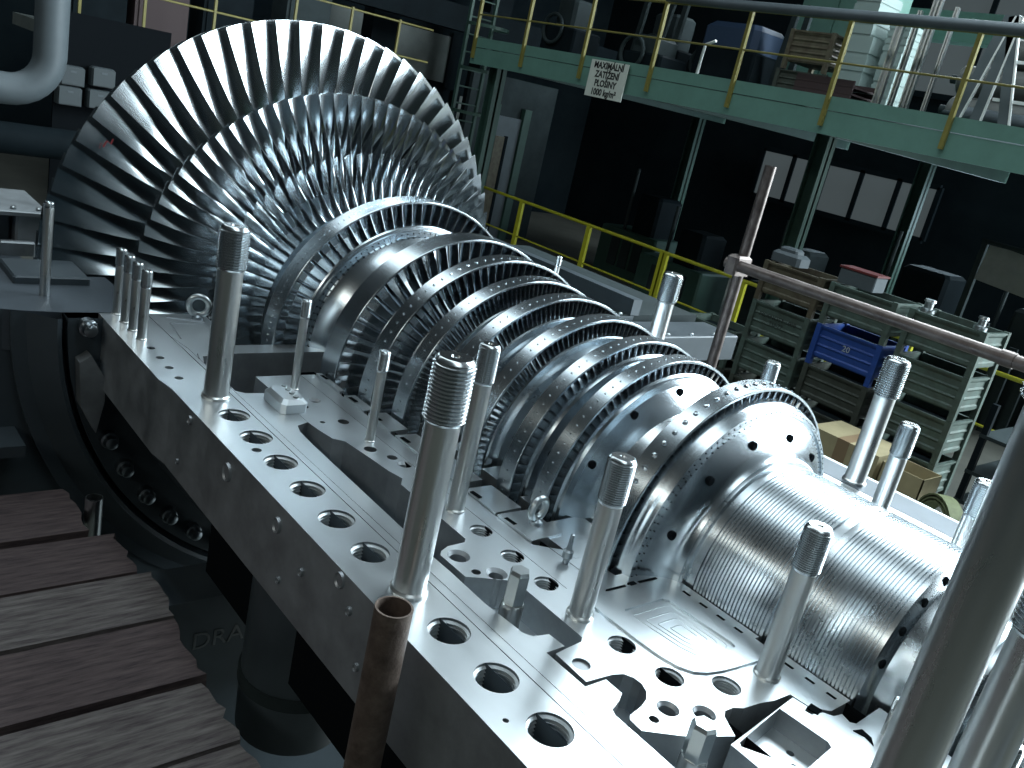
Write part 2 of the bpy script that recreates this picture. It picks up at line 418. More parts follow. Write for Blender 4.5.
def pblade(name, r0, r1, x, c, th, b1, b2, m_='blade2'):
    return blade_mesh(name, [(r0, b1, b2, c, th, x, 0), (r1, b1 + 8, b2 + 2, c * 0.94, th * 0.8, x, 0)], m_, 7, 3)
def rimweb(x0, x1, Rr, hub_r, face=0.0):
    return [(x0 + 0.015, hub_r), (x0 + 0.006, hub_r + 0.02), (x0 + 0.004, Rr - 0.030), (x0 - 0.004, Rr - 0.026), (x0 - 0.006, Rr - 0.004), (x0 - 0.002, Rr),
            (x1 - 0.003, Rr), (x1, Rr - 0.004), (x1, hub_r + 0.02), (x1 - 0.01, hub_r)]
# wide banded wheel
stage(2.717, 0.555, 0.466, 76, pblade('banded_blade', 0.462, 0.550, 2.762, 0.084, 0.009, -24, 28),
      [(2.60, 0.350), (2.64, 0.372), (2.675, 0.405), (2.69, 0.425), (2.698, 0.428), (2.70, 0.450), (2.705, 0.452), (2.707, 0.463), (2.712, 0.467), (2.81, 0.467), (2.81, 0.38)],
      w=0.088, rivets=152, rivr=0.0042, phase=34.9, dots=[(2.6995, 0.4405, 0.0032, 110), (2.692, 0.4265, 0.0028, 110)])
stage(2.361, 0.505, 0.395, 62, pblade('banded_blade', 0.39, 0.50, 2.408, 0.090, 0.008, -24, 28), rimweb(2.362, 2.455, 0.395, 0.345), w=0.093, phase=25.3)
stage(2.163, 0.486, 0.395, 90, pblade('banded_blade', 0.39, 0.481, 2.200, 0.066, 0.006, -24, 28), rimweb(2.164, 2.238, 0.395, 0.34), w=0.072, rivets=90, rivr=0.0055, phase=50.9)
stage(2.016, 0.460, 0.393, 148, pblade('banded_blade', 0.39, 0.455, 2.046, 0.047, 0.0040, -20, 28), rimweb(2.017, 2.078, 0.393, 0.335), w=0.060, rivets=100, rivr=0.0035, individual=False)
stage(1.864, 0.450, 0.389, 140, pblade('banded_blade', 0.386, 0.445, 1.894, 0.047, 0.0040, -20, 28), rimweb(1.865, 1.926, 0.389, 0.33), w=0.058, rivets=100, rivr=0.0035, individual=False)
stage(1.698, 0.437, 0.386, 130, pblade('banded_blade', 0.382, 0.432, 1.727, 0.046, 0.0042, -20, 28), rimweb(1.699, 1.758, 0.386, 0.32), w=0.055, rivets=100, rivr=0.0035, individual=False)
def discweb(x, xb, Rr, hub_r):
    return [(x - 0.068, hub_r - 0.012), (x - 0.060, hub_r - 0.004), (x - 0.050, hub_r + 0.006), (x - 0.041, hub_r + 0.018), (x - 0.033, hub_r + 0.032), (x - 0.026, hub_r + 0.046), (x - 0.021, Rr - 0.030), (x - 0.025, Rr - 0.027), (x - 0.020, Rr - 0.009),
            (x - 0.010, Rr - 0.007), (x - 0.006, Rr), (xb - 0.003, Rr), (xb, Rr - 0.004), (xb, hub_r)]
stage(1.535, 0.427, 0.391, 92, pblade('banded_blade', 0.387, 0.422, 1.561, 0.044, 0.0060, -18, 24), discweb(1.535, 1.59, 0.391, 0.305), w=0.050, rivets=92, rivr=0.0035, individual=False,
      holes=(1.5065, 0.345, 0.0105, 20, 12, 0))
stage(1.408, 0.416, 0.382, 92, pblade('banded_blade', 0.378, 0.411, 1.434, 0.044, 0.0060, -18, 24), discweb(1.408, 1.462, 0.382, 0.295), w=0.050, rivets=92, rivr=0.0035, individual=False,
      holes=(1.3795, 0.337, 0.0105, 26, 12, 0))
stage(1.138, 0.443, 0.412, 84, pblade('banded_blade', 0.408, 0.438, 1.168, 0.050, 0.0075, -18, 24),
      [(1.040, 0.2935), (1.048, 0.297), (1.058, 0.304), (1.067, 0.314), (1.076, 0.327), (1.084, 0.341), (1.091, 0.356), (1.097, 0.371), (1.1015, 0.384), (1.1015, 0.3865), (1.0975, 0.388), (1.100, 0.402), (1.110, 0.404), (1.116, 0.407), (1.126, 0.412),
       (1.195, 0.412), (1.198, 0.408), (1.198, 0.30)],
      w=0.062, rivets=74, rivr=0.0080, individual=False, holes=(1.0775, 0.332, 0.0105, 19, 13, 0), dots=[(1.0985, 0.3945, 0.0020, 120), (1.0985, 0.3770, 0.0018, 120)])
# red crayon mark on one of the last-row blades
mk = MB()
pm = [bx(q, 3.625) for q in [(103, 147), (107, 141), (111, 144), (113, 139)]]
mk.tube([tuple(np.array(p) - [0, Y0, 0]) for p in pm], 0.003, 5)
mk.obj('red_marking', 'redmark', rotor)

# ------------------------------------------------------------------ studs and holes
def threads(r0, r1, z0, z1, pitch):
    n = max(2, int(round((z1 - z0) / pitch))); p = (z1 - z0) / n; out = []
    for i in range(n):
        z = z0 + i * p; out += [(z, r0), (z + p * 0.38, r1), (z + p * 0.55, r1), (z + p * 0.93, r0)]
    return out + [(z1, r0)]
_hole = {}
def threaded_hole(parent, x, y, r, depth=0.11, pitch=0.0085, z=0.0):
    key = (r, depth, pitch)
    if key not in _hole:
        pr = [(-0.0005, r * 1.06), (-0.004, r * 1.0)]
        n = int(depth / pitch)
        for i in range(n):
            h = -0.006 - i * pitch; pr += [(h, r), (h - pitch * 0.40, r * 0.87), (h - pitch * 0.55, r * 0.87), (h - pitch * 0.98, r)]
        pr += [(-depth - 0.01, r * 0.9), (-depth - 0.01, 0.0)]
        _hole[key] = MB().lathe(pr, 32, 'z', caps=False).mesh('threaded_hole', 'thr', True, angle=20)
    return link('threaded_hole', _hole[key], parent, (x, y, z))
_ph = {}
def plain_hole(parent, x, y, r, depth=0.05, cs=1.0, z=0.0):
    key = (r, depth, cs)
    if key not in _ph:
        pr = [(-0.0002, r * cs), (-0.008, r), (-depth, r), (-depth, 0.0)] if cs > 1 else [(-0.0002, r), (-depth, r), (-depth, 0.0)]
        _ph[key] = MB().lathe(pr, 20, 'z', caps=False).mesh('drilled_hole', 'bore', True, angle=30)
    return link('drilled_hole', _ph[key], parent, (x, y, z))
def stud(x, y, h, rs, rt, tl, label, group, pitch=0.0080, z=0.0, collar=True, name='threaded_stud', n=36, fine=True):
    t = thing(name, label, 'stud', (x, y, z), 0, group)
    k = rs
    pr = [(0.0, 0.0), (0.0, rs * 1.16), (rs * 0.18, rs * 1.16), (rs * 0.30, rs * 1.02), (rs * 0.36, rs)] if collar else [(0, 0), (0, rs)]
    pr += [(h - tl - 0.5 * (rt - rs) - 0.004, rs), (h - tl, rs * 1.0), (h - tl, 0.0)]
    MB().lathe(pr, n, 'z').obj('shank', 'stud', t, True, angle=30)
    top = [(h - tl - 0.0005, 0.0), (h - tl - 0.0005, rs * 0.98), (h - tl + 0.006, rt * 0.93)] + (threads(rt * 0.865, rt, h - tl + 0.006, h - rt * 0.24, pitch) if fine else [(h - rt * 0.24, rt)]) + \
          [(h - rt * 0.18, rt * 0.95), (h - rt * 0.03, rt * 0.82), (h, rt * 0.76), (h, rt * 0.24), (h - 0.004, rt * 0.18), (h - 0.004, 0.0)]
    MB().lathe(top, n, 'z').obj('threaded_end', 'thread', t, True, angle=24)
    return t

# ------------------------------------------------------------------ outer casing (left half and its mirror beyond the rotor)
def mir(P): return [(x, 2 * Y0 - y) for x, y in P]
outer = thing('outer_casing', 'heavy steel lower turbine casing with a row of threaded flange holes along its edge', 'casing', (1.2, Y0, -0.9))
OFF = (-1.2, -Y0, 0.9)
def part(mb, name, m_, parent=outer, off=OFF, smooth=False, **k):
    o = mb.obj(name, m_, parent, smooth, **k); o.location = off; return o
def rel(o): return o
main_holes = [(2.154, -1.020), (2.005, -1.019), (1.851, -1.017), (1.700, -1.016), (1.548, -1.013), (1.395, -1.013), (1.090, -1.012), (0.938, -1.012), (0.789, -1.014), (0.638, -1.014), (0.488, -1.014), (0.115, -1.014)]
strip_out = [(-0.6, -0.917), (2.36, -0.920), (2.44, -0.908), (3.055, -0.914), (3.055, -1.071), (-0.6, -1.071)]
small_h = [(2.703, -0.973), (2.615, -0.972), (2.528, -0.970), (2.442, -0.969)]
holes = [circ(h, 0.0434, 32) for h in main_holes] + [circ(h, 0.013, 16) for h in small_h] + [circ((1.93, -0.987), 0.013, 16), circ((0.84, -0.955), 0.006, 10)]
part(MB().prism(strip_out, -0.24, 0.0, holes), 'flange', 'plate', wall='side')
inner_edge = [(2.374, -1.095), (2.326, -1.096), (2.305, -1.118), (2.298, -1.173), (2.29, -1.205), (2.074, -1.206), (2.055, -1.165), (2.016, -1.153), (1.926, -1.149), (1.327, -1.140), (1.273, -1.142), (1.14, -1.141),
              (1.092, -1.146), (1.055, -1.15), (1.028, -1.152), (1.010, -1.165), (1.003, -1.202), (0.959, -1.206), (0.958, -1.155), (0.848, -1.157), (0.846, -1.212), (0.803, -1.212), (0.790, -1.19),
              (0.778, -1.160), (0.765, -1.154), (0.668, -1.155), (-0.6, -1.155)]
strip_in = [(-0.6, -1.0745), (3.055, -1.0745), (3.055, -1.28), (2.86, -1.27), (2.72, -1.25), (2.72, -1.60), (2.640, -1.60), (2.640, -1.235), (2.62, -1.11), (2.56, -1.09), (2.44, -1.09)] + inner_edge
part(MB().prism(strip_in, -0.24, -0.0008), 'flange_ledge', 'plate', wall='side')
part(MB().box((-0.6, -1.0745, -0.2), (3.05, -1.071, -0.012)), 'groove_floor', 'bore')
for (x, y) in main_holes: o = threaded_hole(outer, x, y, 0.0434); o.location = (x - 1.2, y - Y0, 0.9)
for (x, y) in small_h: o = plain_hole(outer, x, y, 0.013); o.location = (x - 1.2, y - Y0, 0.9)
o = plain_hole(outer, 1.93, -0.987, 0.013); o.location = (1.93 - 1.2, -0.987 - Y0, 0.9)
# shallow milled frame on the rear part of the ledge
for pts in ([(2.79, -1.10), (2.95, -1.12), (2.95, -1.24)], [(2.64, -1.10), (2.60, -1.09)], [(3.02, -1.13), (2.97, -1.25)]):
    part(MB().tube([(p[0], p[1], 0.0) for p in pts], 0.0025, 6), 'milled_line', 'bore')
# casing wall below the flange
part(MB().lathe([(-0.6, 0.93), (2.35, 0.93), (2.75, 0.98), (2.98, 0.985), (2.98, 0.90), (2.70, 0.86), (-0.6, 0.84)], 40, 'x', o=(0, Y0, 0), a0=PI, a1=2 * PI), 'barrel', 'hood', smooth=True)
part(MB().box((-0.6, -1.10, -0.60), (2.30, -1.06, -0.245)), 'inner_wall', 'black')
part(MB().prism([(0.2, -1.12), (1.23, -1.12), (1.23, -1.36), (0.2, -1.36)], -0.30, -0.075), 'pocket_floor', 'plate')
part(MB().prism([(1.23, -1.10), (2.12, -1.10), (2.12, -1.40), (1.23, -1.40)], -0.40, -0.26), 'slot_floor', 'bore')
# side drillings on the flange face
sh = MB().lathe([(0.0, 0.0), (0.0, 0.017), (-0.004, 0.021), (0.003, 0.023)], 16, 'x').mesh('side_bore', 'bore', True)
for px, s in (((227, 472), 1.0), ((277, 525), 0.8), ((340, 580), 0.75), ((301, 572), 0.4), ((278, 580), 0.35), ((349, 611), 0.4), ((356, 667), 0.4), ((190, 420), 0.5), ((177, 461), 0.3)):
    p = by(px, -0.917)
    o = link('side_bore', sh, outer, (p[0] - 1.2, p[1] + 0.0005 - Y0, p[2] + 0.9), (0, 0, -PI / 2)); o.scale = (1, s, s * 1.15)
# far flange
ro = [(-0.6, -2.981), (3.055, -2.984), (3.055, -2.75), (-0.6, -2.75)]
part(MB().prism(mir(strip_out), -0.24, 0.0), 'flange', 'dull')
part(MB().prism(mir(strip_in), -0.24, -0.0008), 'flange_ledge', 'plate', wall='side')
part(MB().prism([(0.2, -2.778), (2.12, -2.778), (2.12, -2.5), (0.2, -2.5)], -0.30, -0.075), 'pocket_floor', 'bore')
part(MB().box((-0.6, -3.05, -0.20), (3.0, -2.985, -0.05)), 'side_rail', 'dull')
part(MB().tube([(-0.6, -3.10, -0.06), (2.6, -3.10, -0.06)], 0.025, 14), 'side_rail', 'alu', smooth=True)

# ------------------------------------------------------------------ inner casing
inner = thing('inner_casing', 'inner steel casing with curved pockets lying beside the rotor inside the outer casing', 'casing', (1.2, -1.4, -0.3))
IOFF = (-1.2, 1.4, 0.3)
edge = [(2.43, -1.205), (2.069, -1.205), (2.006, -1.212), (1.955, -1.222), (1.931, -1.248), (1.826, -1.262), (1.735, -1.272), (1.69, -1.285), (1.66, -1.262), (1.476, -1.262), (1.375, -1.262), (1.362, -1.250), (1.360, -1.200), (1.347, -1.172),
        (1.333, -1.160), (1.239, -1.162), (1.200, -1.235), (1.185, -1.258), (1.149, -1.262), (0.966, -1.262), (0.956, -1.25), (0.951, -1.20), (0.947, -1.170), (0.857, -1.168), (0.851, -1.235), (0.843, -1.258),
        (0.825, -1.270), (0.806, -1.271), (0.785, -1.262), (0.770, -1.245), (0.760, -1.220), (0.752, -1.180), (0.744, -1.171), (0.713, -1.169), (0.664, -1.240), (0.623, -1.329), (0.668, -1.355), (0.678, -1.370), (0.677, -1.394), (0.666, -1.415), (0.661, -1.46), (0.652, -1.50), (0.649, -1.55)]
front = [(0.61, -1.555), (0.598, -1.548), (0.592, -1.572), (0.578, -1.590), (0.578, -1.664), (0.772, -1.664), (0.772, -1.648), (0.806, -1.648), (0.806, -1.664), (1.045, -1.664), (1.058, -1.690), (1.095, -1.690), (1.118, -1.640), (1.118, -1.362)]
th_in = [((1.395, -1.325), 0.0285), ((1.273, -1.325), 0.0285), ((1.152, -1.326), 0.0285), ((0.914, -1.327), 0.030), ((0.797, -1.344), 0.030), ((0.727, -1.439), 0.030)]
pl_in = [((1.316, -1.199), 0.020, 1.35), ((1.246, -1.197), 0.011, 1.0), ((1.225, -1.239), 0.017, 1.5), ((0.733, -1.265), 0.0165, 1.35), ((0.724, -1.215), 0.010, 1.0), ((0.692, -1.323), 0.0165, 1.4), ((0.901, -1.197), 0.019, 1.0),
         ((2.221, -1.304), 0.012, 1.5), ((2.179, -1.246), 0.014, 1.0), ((2.064, -1.248), 0.008, 1.0), ((2.056, -1.312), 0.017, 1.0), ((1.869, -1.293), 0.018, 1.0), ((1.808, -1.327), 0.015, 1.0), ((1.762, -1.338), 0.013, 1.6)]
hl = [circ(c, r, 28) for c, r in th_in] + [circ(c, r * k, 20) for c, r, k in pl_in]
A_poly = edge + front + [(1.118, -1.3575), (2.43, -1.3575)]
ipA = part(MB().prism(A_poly, -0.25, 0.0, hl), 'joint_plate', 'plate', inner, IOFF, wall='side')
part(MB().prism([(1.1185, -1.3605), (2.43, -1.3605), (2.43, -1.412), (1.300, -1.412), (1.235, -1.50), (1.1185, -1.52)], -0.25, -0.001), 'joint_strip', 'plate', inner, IOFF, wall='side')
part(MB().box((1.12, -1.3605, -0.2), (2.43, -1.3575, -0.012)), 'groove_floor', 'bore', inner, IOFF)
part(MB().box((1.6, -1.40, -0.255), (2.43, -1.30, -0.25)), 'lower_face', 'side', inner, IOFF)
for c, r in th_in: o = threaded_hole(inner, c[0], c[1], r, 0.08, 0.006); o.location = (c[0] - 1.2, c[1] + 1.4, 0.3)
for c, r, k in pl_in: o = plain_hole(inner, c[0], c[1], r, 0.006 if abs(c[0] - 0.901) < 0.002 else 0.06, k); o.location = (c[0] - 1.2, c[1] + 1.4, 0.3)
# raised pad with a milled pocket near the drum
pad = [(1.019, -1.364), (0.904, -1.367), (0.850, -1.372), (0.809, -1.383), (0.782, -1.402), (0.768, -1.428), (0.758, -1.47), (0.752, -1.52), (0.747, -1.575), (0.80, -1.612), (1.07, -1.612), (1.07, -1.364)]
pocket = [(1.000, -1.425), (0.998, -1.550), (0.985, -1.562), (0.815, -1.572), (0.803, -1.568), (0.797, -1.552), (0.803, -1.470), (0.812, -1.450), (0.85, -1.436), (0.99, -1.418)]
part(MB().prism(pad, 0.0, 0.005, [pocket]), 'raised_pad', 'plate', inner, IOFF)
for k in range(4):
    c = np.mean(np.array(pocket), axis=0); q = [tuple(c + (np.array(p) - c) * (0.84 - k * 0.2)) for p in pocket]
    part(MB().tube([(p[0], p[1], 0.0) for p in q + q[:1]], 0.0013, 5), 'milling_line', 'plate', inner, IOFF)
sl = MB().box((-0.011, -0.0035, -0.004), (0.011, 0.0035, 0.0008)).mesh('seal_slot_shade', 'black')  # thin black box set proud, standing for the shade in a slot
for x in (0.606, 0.657, 0.709, 0.76, 0.843, 0.893, 0.944, 0.995): link('seal_slot_shade', sl, inner, (x - 1.2, -1.636 + 1.4, 0.3))
for (a, b, w) in (((1.072, -1.44), (1.070, -1.50), 0.006), ((1.071, -1.515), (1.071, -1.535), 0.012), ((1.069, -1.545), (1.066, -1.605), 0.007)):
    part(MB().bar((a[0], a[1], 0.004), (b[0], b[1], 0.004), w, 0.005), 'keyway_shade', 'black', inner, IOFF)  # black bars on the surface take the place of shaded keyways
part(MB().prism(mir(A_poly), -0.25, 0.0), 'joint_plate', 'plate', inner, IOFF, wall='side')
part(MB().prism(mir([(1.1185, -1.3605), (2.43, -1.3605), (2.43, -1.412), (1.300, -1.412), (1.235, -1.50), (1.1185, -1.52)]), -0.25, -0.001), 'joint_strip', 'plate', inner, IOFF, wall='side')
# lower bowl below the wheels: dark half shell
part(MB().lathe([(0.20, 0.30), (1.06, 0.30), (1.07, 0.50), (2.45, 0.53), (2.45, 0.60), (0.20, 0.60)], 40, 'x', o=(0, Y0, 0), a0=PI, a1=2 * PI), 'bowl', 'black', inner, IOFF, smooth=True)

# ring segments beside each wheel and the diaphragm halves between them
segx = [(2.264, 2.425, 0.505), (2.112, 2.236, 0.486), (1.955, 2.088, 0.462), (1.800, 1.932, 0.452), (1.612, 1.760, 0.440), (1.452, 1.588, 0.432), (1.306, 1.442, 0.420)]
nm = ['widest', 'second', 'third', 'fourth', 'fifth', 'sixth', 'nearest']
for k, (xa, xb, r) in enumerate(segx):
    yi = Y0 + r + 0.012
    lab = ['flat steel seal segment beside the widest plain shroud ring', 'flat steel seal segment behind the thin pin at mid casing', 'flat steel seal segment, third from the rear beside the wheels',
           'flat steel seal segment hidden partly by the tall foreground stud', 'flat steel seal segment just right of the two overlapping studs', 'flat steel seal segment with one small dark hole, beside two close wheels',
           'flat steel seal segment carrying the polished eyebolt'][k]
    sg = thing('seal_segment', lab, 'seal segment', ((xa + xb) / 2, -1.44, -0.2), 0, 'seal segments beside the wheels')
    o = MB().prism([(xa, -1.4135), (xa + 0.004, yi), (xb - 0.004, yi), (xb, -1.4135)], -0.03, 0.006 - 0.002 * (k % 2)).obj('segment_plate', 'plate', sg); o.location = (-(xa + xb) / 2, 1.44, 0.2)
    o = MB().prism([(xa + 0.02, -1.4135), (xa + 0.02, yi), (xb - 0.02, yi), (xb - 0.02, -1.4135)], -0.2, -0.03).obj('segment_foot', 'bore', sg); o.location = (-(xa + xb) / 2, 1.44, 0.2)
    o = plain_hole(sg, 0, 0, 0.008, 0.02); o.location = (0.0, -0.03, 0.206 - 0.002 * (k % 2))
    o = MB().bar((xb - 0.022, -1.4215, 0.0060), (xb - 0.058, -1.4245, 0.0060), 0.012, 0.002).obj('key_slot_shade', 'black', sg); o.location = (-(xa + xb) / 2, 1.44, 0.2)  # surface bar in black for the shade of a key slot
gaps = [(1.212, 1.376), (1.468, 1.512), (1.600, 1.686), (1.766, 1.852), (1.934, 2.004), (2.088, 2.150), (2.248, 2.348), (2.470, 2.590)]
dl = ['between the two nearest banded wheels', 'between the second and third wheel from the drum', 'between the third and fourth wheel from the drum', 'between the fourth and fifth wheel from the drum',
      'between the fifth and sixth wheel from the drum', 'between the sixth and seventh wheel from the drum', 'between the seventh and eighth wheel from the drum', 'below the wide dotted wheel face']
for k, (xa, xb) in enumerate(gaps):
    d = thing('diaphragm', 'steel half diaphragm set in the casing ' + dl[k], 'diaphragm', ((xa + xb) / 2, Y0, -0.45), 0, 'diaphragm halves')
    ro_ = 0.40 if k else 0.475
    hubr = float(np.interp((xa + xb) / 2, [h[0] for h in hub], [h[1] for h in hub])) + 0.012
    o = MB().lathe([(xa, hubr), (xb, hubr), (xb, ro_), (xa, ro_), (xa, hubr)], 32, 'x', a0=PI, a1=2 * PI).add(
        [(xa, s_ * hubr, 0) for s_ in (1, -1)] + [(xb, s_ * hubr, 0) for s_ in (1, -1)] + [(xb, s_ * ro_, 0) for s_ in (1, -1)] + [(xa, s_ * ro_, 0) for s_ in (1, -1)],
        [(0, 2, 4, 6), (1, 3, 5, 7)]).obj('half_ring', 'plate', d, True); o.location = (-(xa + xb) / 2, 0, 0.45)

# gland block near the drum end
gl = thing('gland_block', 'bright steel gland block with a sunken pocket at the end of the drum', 'casing block', (0.45, -1.5, -0.25))
GO = (-0.45, 1.5, 0.25)
gp = [(0.612, -1.300), (0.640, -1.545), (0.609, -1.550), (0.604, -1.532), (0.590, -1.535), (0.583, -1.566), (0.566, -1.578), (0.561, -1.602), (0.540, -1.594), (0.531, -1.604), (0.535, -1.705), (0.2, -1.705), (0.2, -1.30)]
gpk = [(0.632, -1.486), (0.528, -1.494), (0.516, -1.486), (0.505, -1.38), (0.60, -1.315), (0.608, -1.322)]
part(MB().prism(gp, -0.25, 0.001, [gpk, circ((0.43, -1.42), 0.022), circ((0.352, -1.52), 0.022)]), 'block_body', 'plate', gl, GO, wall='side')
part(MB().prism(gpk, -0.25, -0.045, [circ((0.545, -1.43), 0.007, 12), circ((0.535, -1.395), 0.006, 12), circ((0.57, -1.455), 0.008, 12)]), 'pocket_floor', 'plate', gl, GO)
part(MB().prism([(0.522, -1.575), (0.500, -1.582), (0.478, -1.574), (0.492, -1.592), (0.515, -1.597)], 0.001, 0.003), 'oval_slot_shade', 'black', gl, GO)  # flat black piece for the shade in an oval slot
part(MB().bar((0.608, -1.553, 0.002), (0.585, -1.557, 0.002), 0.022, 0.003), 'key_notch_shade', 'black', gl, GO)  # notch shade drawn as a thin black bar on top

# flat block with the thin stud
bl = thing('lug_block', 'small square steel block with four bright screws in front of a thin stud', 'block', (2.205, -1.195, 0.0))
MB().bbox((-0.072, -0.042, 0.0), (0.062, 0.042, 0.040), 0.012).obj('block_body', 'plate', bl)
sc = MB().lathe([(0, 0.0), (0, 0.009), (0.004, 0.008), (0.005, 0.0)], 10).mesh('screw', 'alu', True)
for i in range(4): link('screw', sc, bl, (0.045 - i * 0.030, -0.016 + i * 0.002, 0.040))

# studs
G1 = 'large flange studs'
stud(1.239, -1.013, 0.515, 0.0355, 0.0430, 0.135, 'thickest steel stud, tall, at image centre in front of the blades', G1)
stud(2.290, -1.021, 0.505, 0.0355, 0.0425, 0.125, 'tall steel stud in front of the large fan blades, left of centre', G1)
stud(0.268, -1.018, 0.95, 0.0338, 0.0430, 0.135, 'nearest steel stud, cut by the lower right corner of the picture', G1, n=48)
G2 = 'medium joint studs'
stud(1.506, -1.326, 0.44, 0.0225, 0.0265, 0.10, 'steel stud standing close behind the thickest stud', G2, 0.005)
stud(1.030, -1.316, 0.372, 0.0260, 0.0300, 0.105, 'steel stud in front of the nearest bladed wheel', G2, 0.005)
stud(0.712, -1.558, 0.348, 0.0245, 0.0290, 0.100, 'steel stud in front of the grooved drum', G2, 0.0045)
stud(0.262, -1.325, 0.58, 0.0350, 0.0400, 0.120, 'steel stud at the right picture edge behind the nearest stud', G2, 0.008)
G3 = 'thin guide studs'
stud(2.319, -1.283, 0.290, 0.0130, 0.0155, 0.060, 'thin steel stud just behind the small square block', G3, 0.004)
stud(1.922, -1.322, 0.270, 0.0135, 0.0160, 0.062, 'thin steel stud between the small square block and the thickest stud', G3, 0.004)
for i, x in enumerate((2.790, 2.878, 2.962, 3.050)):
    stud(x, -0.972, 0.232, 0.0155, 0.0180, 0.06, ['nearest of four short studs in a row', 'second nearest of four short studs in a row', 'third of four short studs in a row from the front', 'farthest of four short studs in a row'][i], 'row of four short studs', 0.004, collar=True, n=24)
stud(3.25, -0.79, 0.328, 0.0165, 0.0165, 0.02, 'slim dark steel pin at the far left in front of the blades', 'thin guide studs', collar=False, fine=False)
stud(0.484, -1.633, 0.085, 0.0095, 0.0105, 0.03, 'tiny upright pin beside the drum end near the right corner', 'thin guide studs', 0.003, collar=False)
stud(0.285, -1.60, 0.155, 0.0180, 0.0205, 0.05, 'short stud in the very bottom right corner', 'thin guide studs', 0.004)
G4 = 'studs beyond the rotor'
stud(1.262, -2.885, 0.455, 0.0355, 0.0430, 0.135, 'tallest stud beyond the drum in front of the blue crate', G4)
stud(2.262, -2.885, 0.455, 0.0355, 0.0430, 0.125, 'stud beyond the middle wheels near the yellow railing', G4)
stud(1.020, -2.560, 0.350, 0.0260, 0.0300, 0.105, 'stud just right of the tallest one beyond the drum', G4, 0.006)
stud(0.702, -2.335, 0.350, 0.0245, 0.0290, 0.100, 'stud beyond the far right end of the drum', G4, 0.006)
stud(1.545, -2.620, 0.345, 0.0225, 0.0265, 0.10, 'stud whose tip shows just above the nearest banded wheel', G4, 0.006)
stud(2.95, -2.90, 0.335, 0.0130, 0.0140, 0.05, 'thin bright pin beyond the middle wheels', G4, 0.004)

# eyebolts
def eyebolt(x, y, z, R_, r, label, rot):
    t = thing('eyebolt', label, 'eyebolt', (x, y, z), rot)
    MB().lathe([(0, 0), (0, r * 1.9), (r * 0.9, r * 1.9), (r * 1.5, r * 1.1), (r * 2.2, r * 0.95), (r * 2.2, 0)], 18).obj('shoulder', 'bolt', t, True)
    MB().torus(R_, r, 32, 12, (0, 0, r * 1.4 + R_)).obj('ring', 'alu', t, True)
    return t
eyebolt(1.374, -1.482, 0.0065, 0.028, 0.0095, 'polished eyebolt on a flat plate left of a wheel rim', 1.75)
eyebolt(3.0, -1.235, 0.0, 0.034, 0.011, 'dull grey eyebolt behind the tall left stud', -1.99)
# small grease nipple with a thin rod
gn = thing('lifting_pin', 'small brass tinted pin with thin tip between eyebolt and stud', 'pin', (1.205, -1.435, 0.0))
MB().lathe([(0, 0), (0, 0.008), (0.012, 0.009), (0.016, 0.013), (0.032, 0.013), (0.036, 0.008), (0.045, 0.006), (0.075, 0.005), (0.077, 0)], 14).obj('pin_body', 'bolt', gn, True)
# hexagon bolts in the pocket
def hexbolt(x, y, z, h, r, label):
    t = thing('hex_bolt', label, 'bolt', (x, y, z), 0.3, 'hexagon bolts in the casing pocket')
    MB().lathe([(0, 0), (0, r * 1.05), (h * 0.5, r * 1.05), (h * 0.54, r * 0.95), (h * 0.54, 0)], 28).obj('bolt_body', 'stud', t, True)
    MB().lathe([(h * 0.5, 0), (h * 0.5, r * 0.98), (h * 0.95, r * 0.98), (h, r * 0.82), (h, 0)], 6).obj('hex_head', 'alu', t)
    return t
hexbolt(1.108, -1.188, -0.075, 0.165, 0.024, 'hexagon headed bolt in the pocket beside two threaded holes')
hexbolt(0.622, -1.205, -0.075, 0.150, 0.024, 'hexagon headed bolt at the bottom edge of the picture')

# ------------------------------------------------------------------ exhaust hood at the rear
hood = thing('exhaust_hood', 'dark painted exhaust hood with a curved bolted flange at the far left', 'casing', (3.4, Y0, -1.2))
HO = (-3.4, -Y0, 1.2)
hp = lambda mb, n, m_, **k: part(mb, n, m_, hood, HO, **k)
hp(MB().lathe([(3.0, 0.985), (3.0, 1.145), (3.06, 1.145), (3.06, 0.985), (3.0, 0.985)], 64, 'x', o=(0, Y0, 0), a0=PI, a1=2 * PI), 'bolt_flange', 'hood', smooth=True, angle=30)
hp(MB().lathe([(3.06, 1.145), (3.06, 1.150), (2.99, 1.165), (2.985, 1.18), (3.06, 1.255), (3.065, 1.30), (3.10, 1.30), (3.10, 1.145)], 64, 'x', o=(0, Y0, 0), a0=PI, a1=2 * PI), 'collar', 'hood', smooth=True, angle=30)
hp(MB().lathe([(3.09, 1.30), (3.09, 1.75), (3.16, 1.75), (3.16, 1.30), (3.09, 1.30)], 64, 'x', o=(0, Y0, 0), a0=PI, a1=2 * PI), 'front_wall', 'hood', smooth=True, angle=30)
top_l = [(3.06, -0.94), (3.06, -0.80), (3.075, -0.68), (3.10, -0.60), (3.12, 0.40), (4.7, 0.40), (4.7, -0.82), (3.50, -0.82), (3.50, -1.06), (3.06, -1.076)]
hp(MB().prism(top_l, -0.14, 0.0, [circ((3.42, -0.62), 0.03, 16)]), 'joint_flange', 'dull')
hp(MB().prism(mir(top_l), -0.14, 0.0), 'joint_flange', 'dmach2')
hp(MB().bbox((3.38, -0.975, 0.0), (3.62, -0.72, 0.028), 0.006), 'packing_strip', 'hood')
hp(MB().bbox((2.80, -4.30, -0.16), (3.06, -3.15, -0.02), 0.006), 'joint_flange', 'hood')
b2 = MB().lathe([(0, 0), (0, 0.012), (0.008, 0.011), (0.012, 0.006), (0.012, 0)], 8).mesh('flange_bolt', 'alu', True)
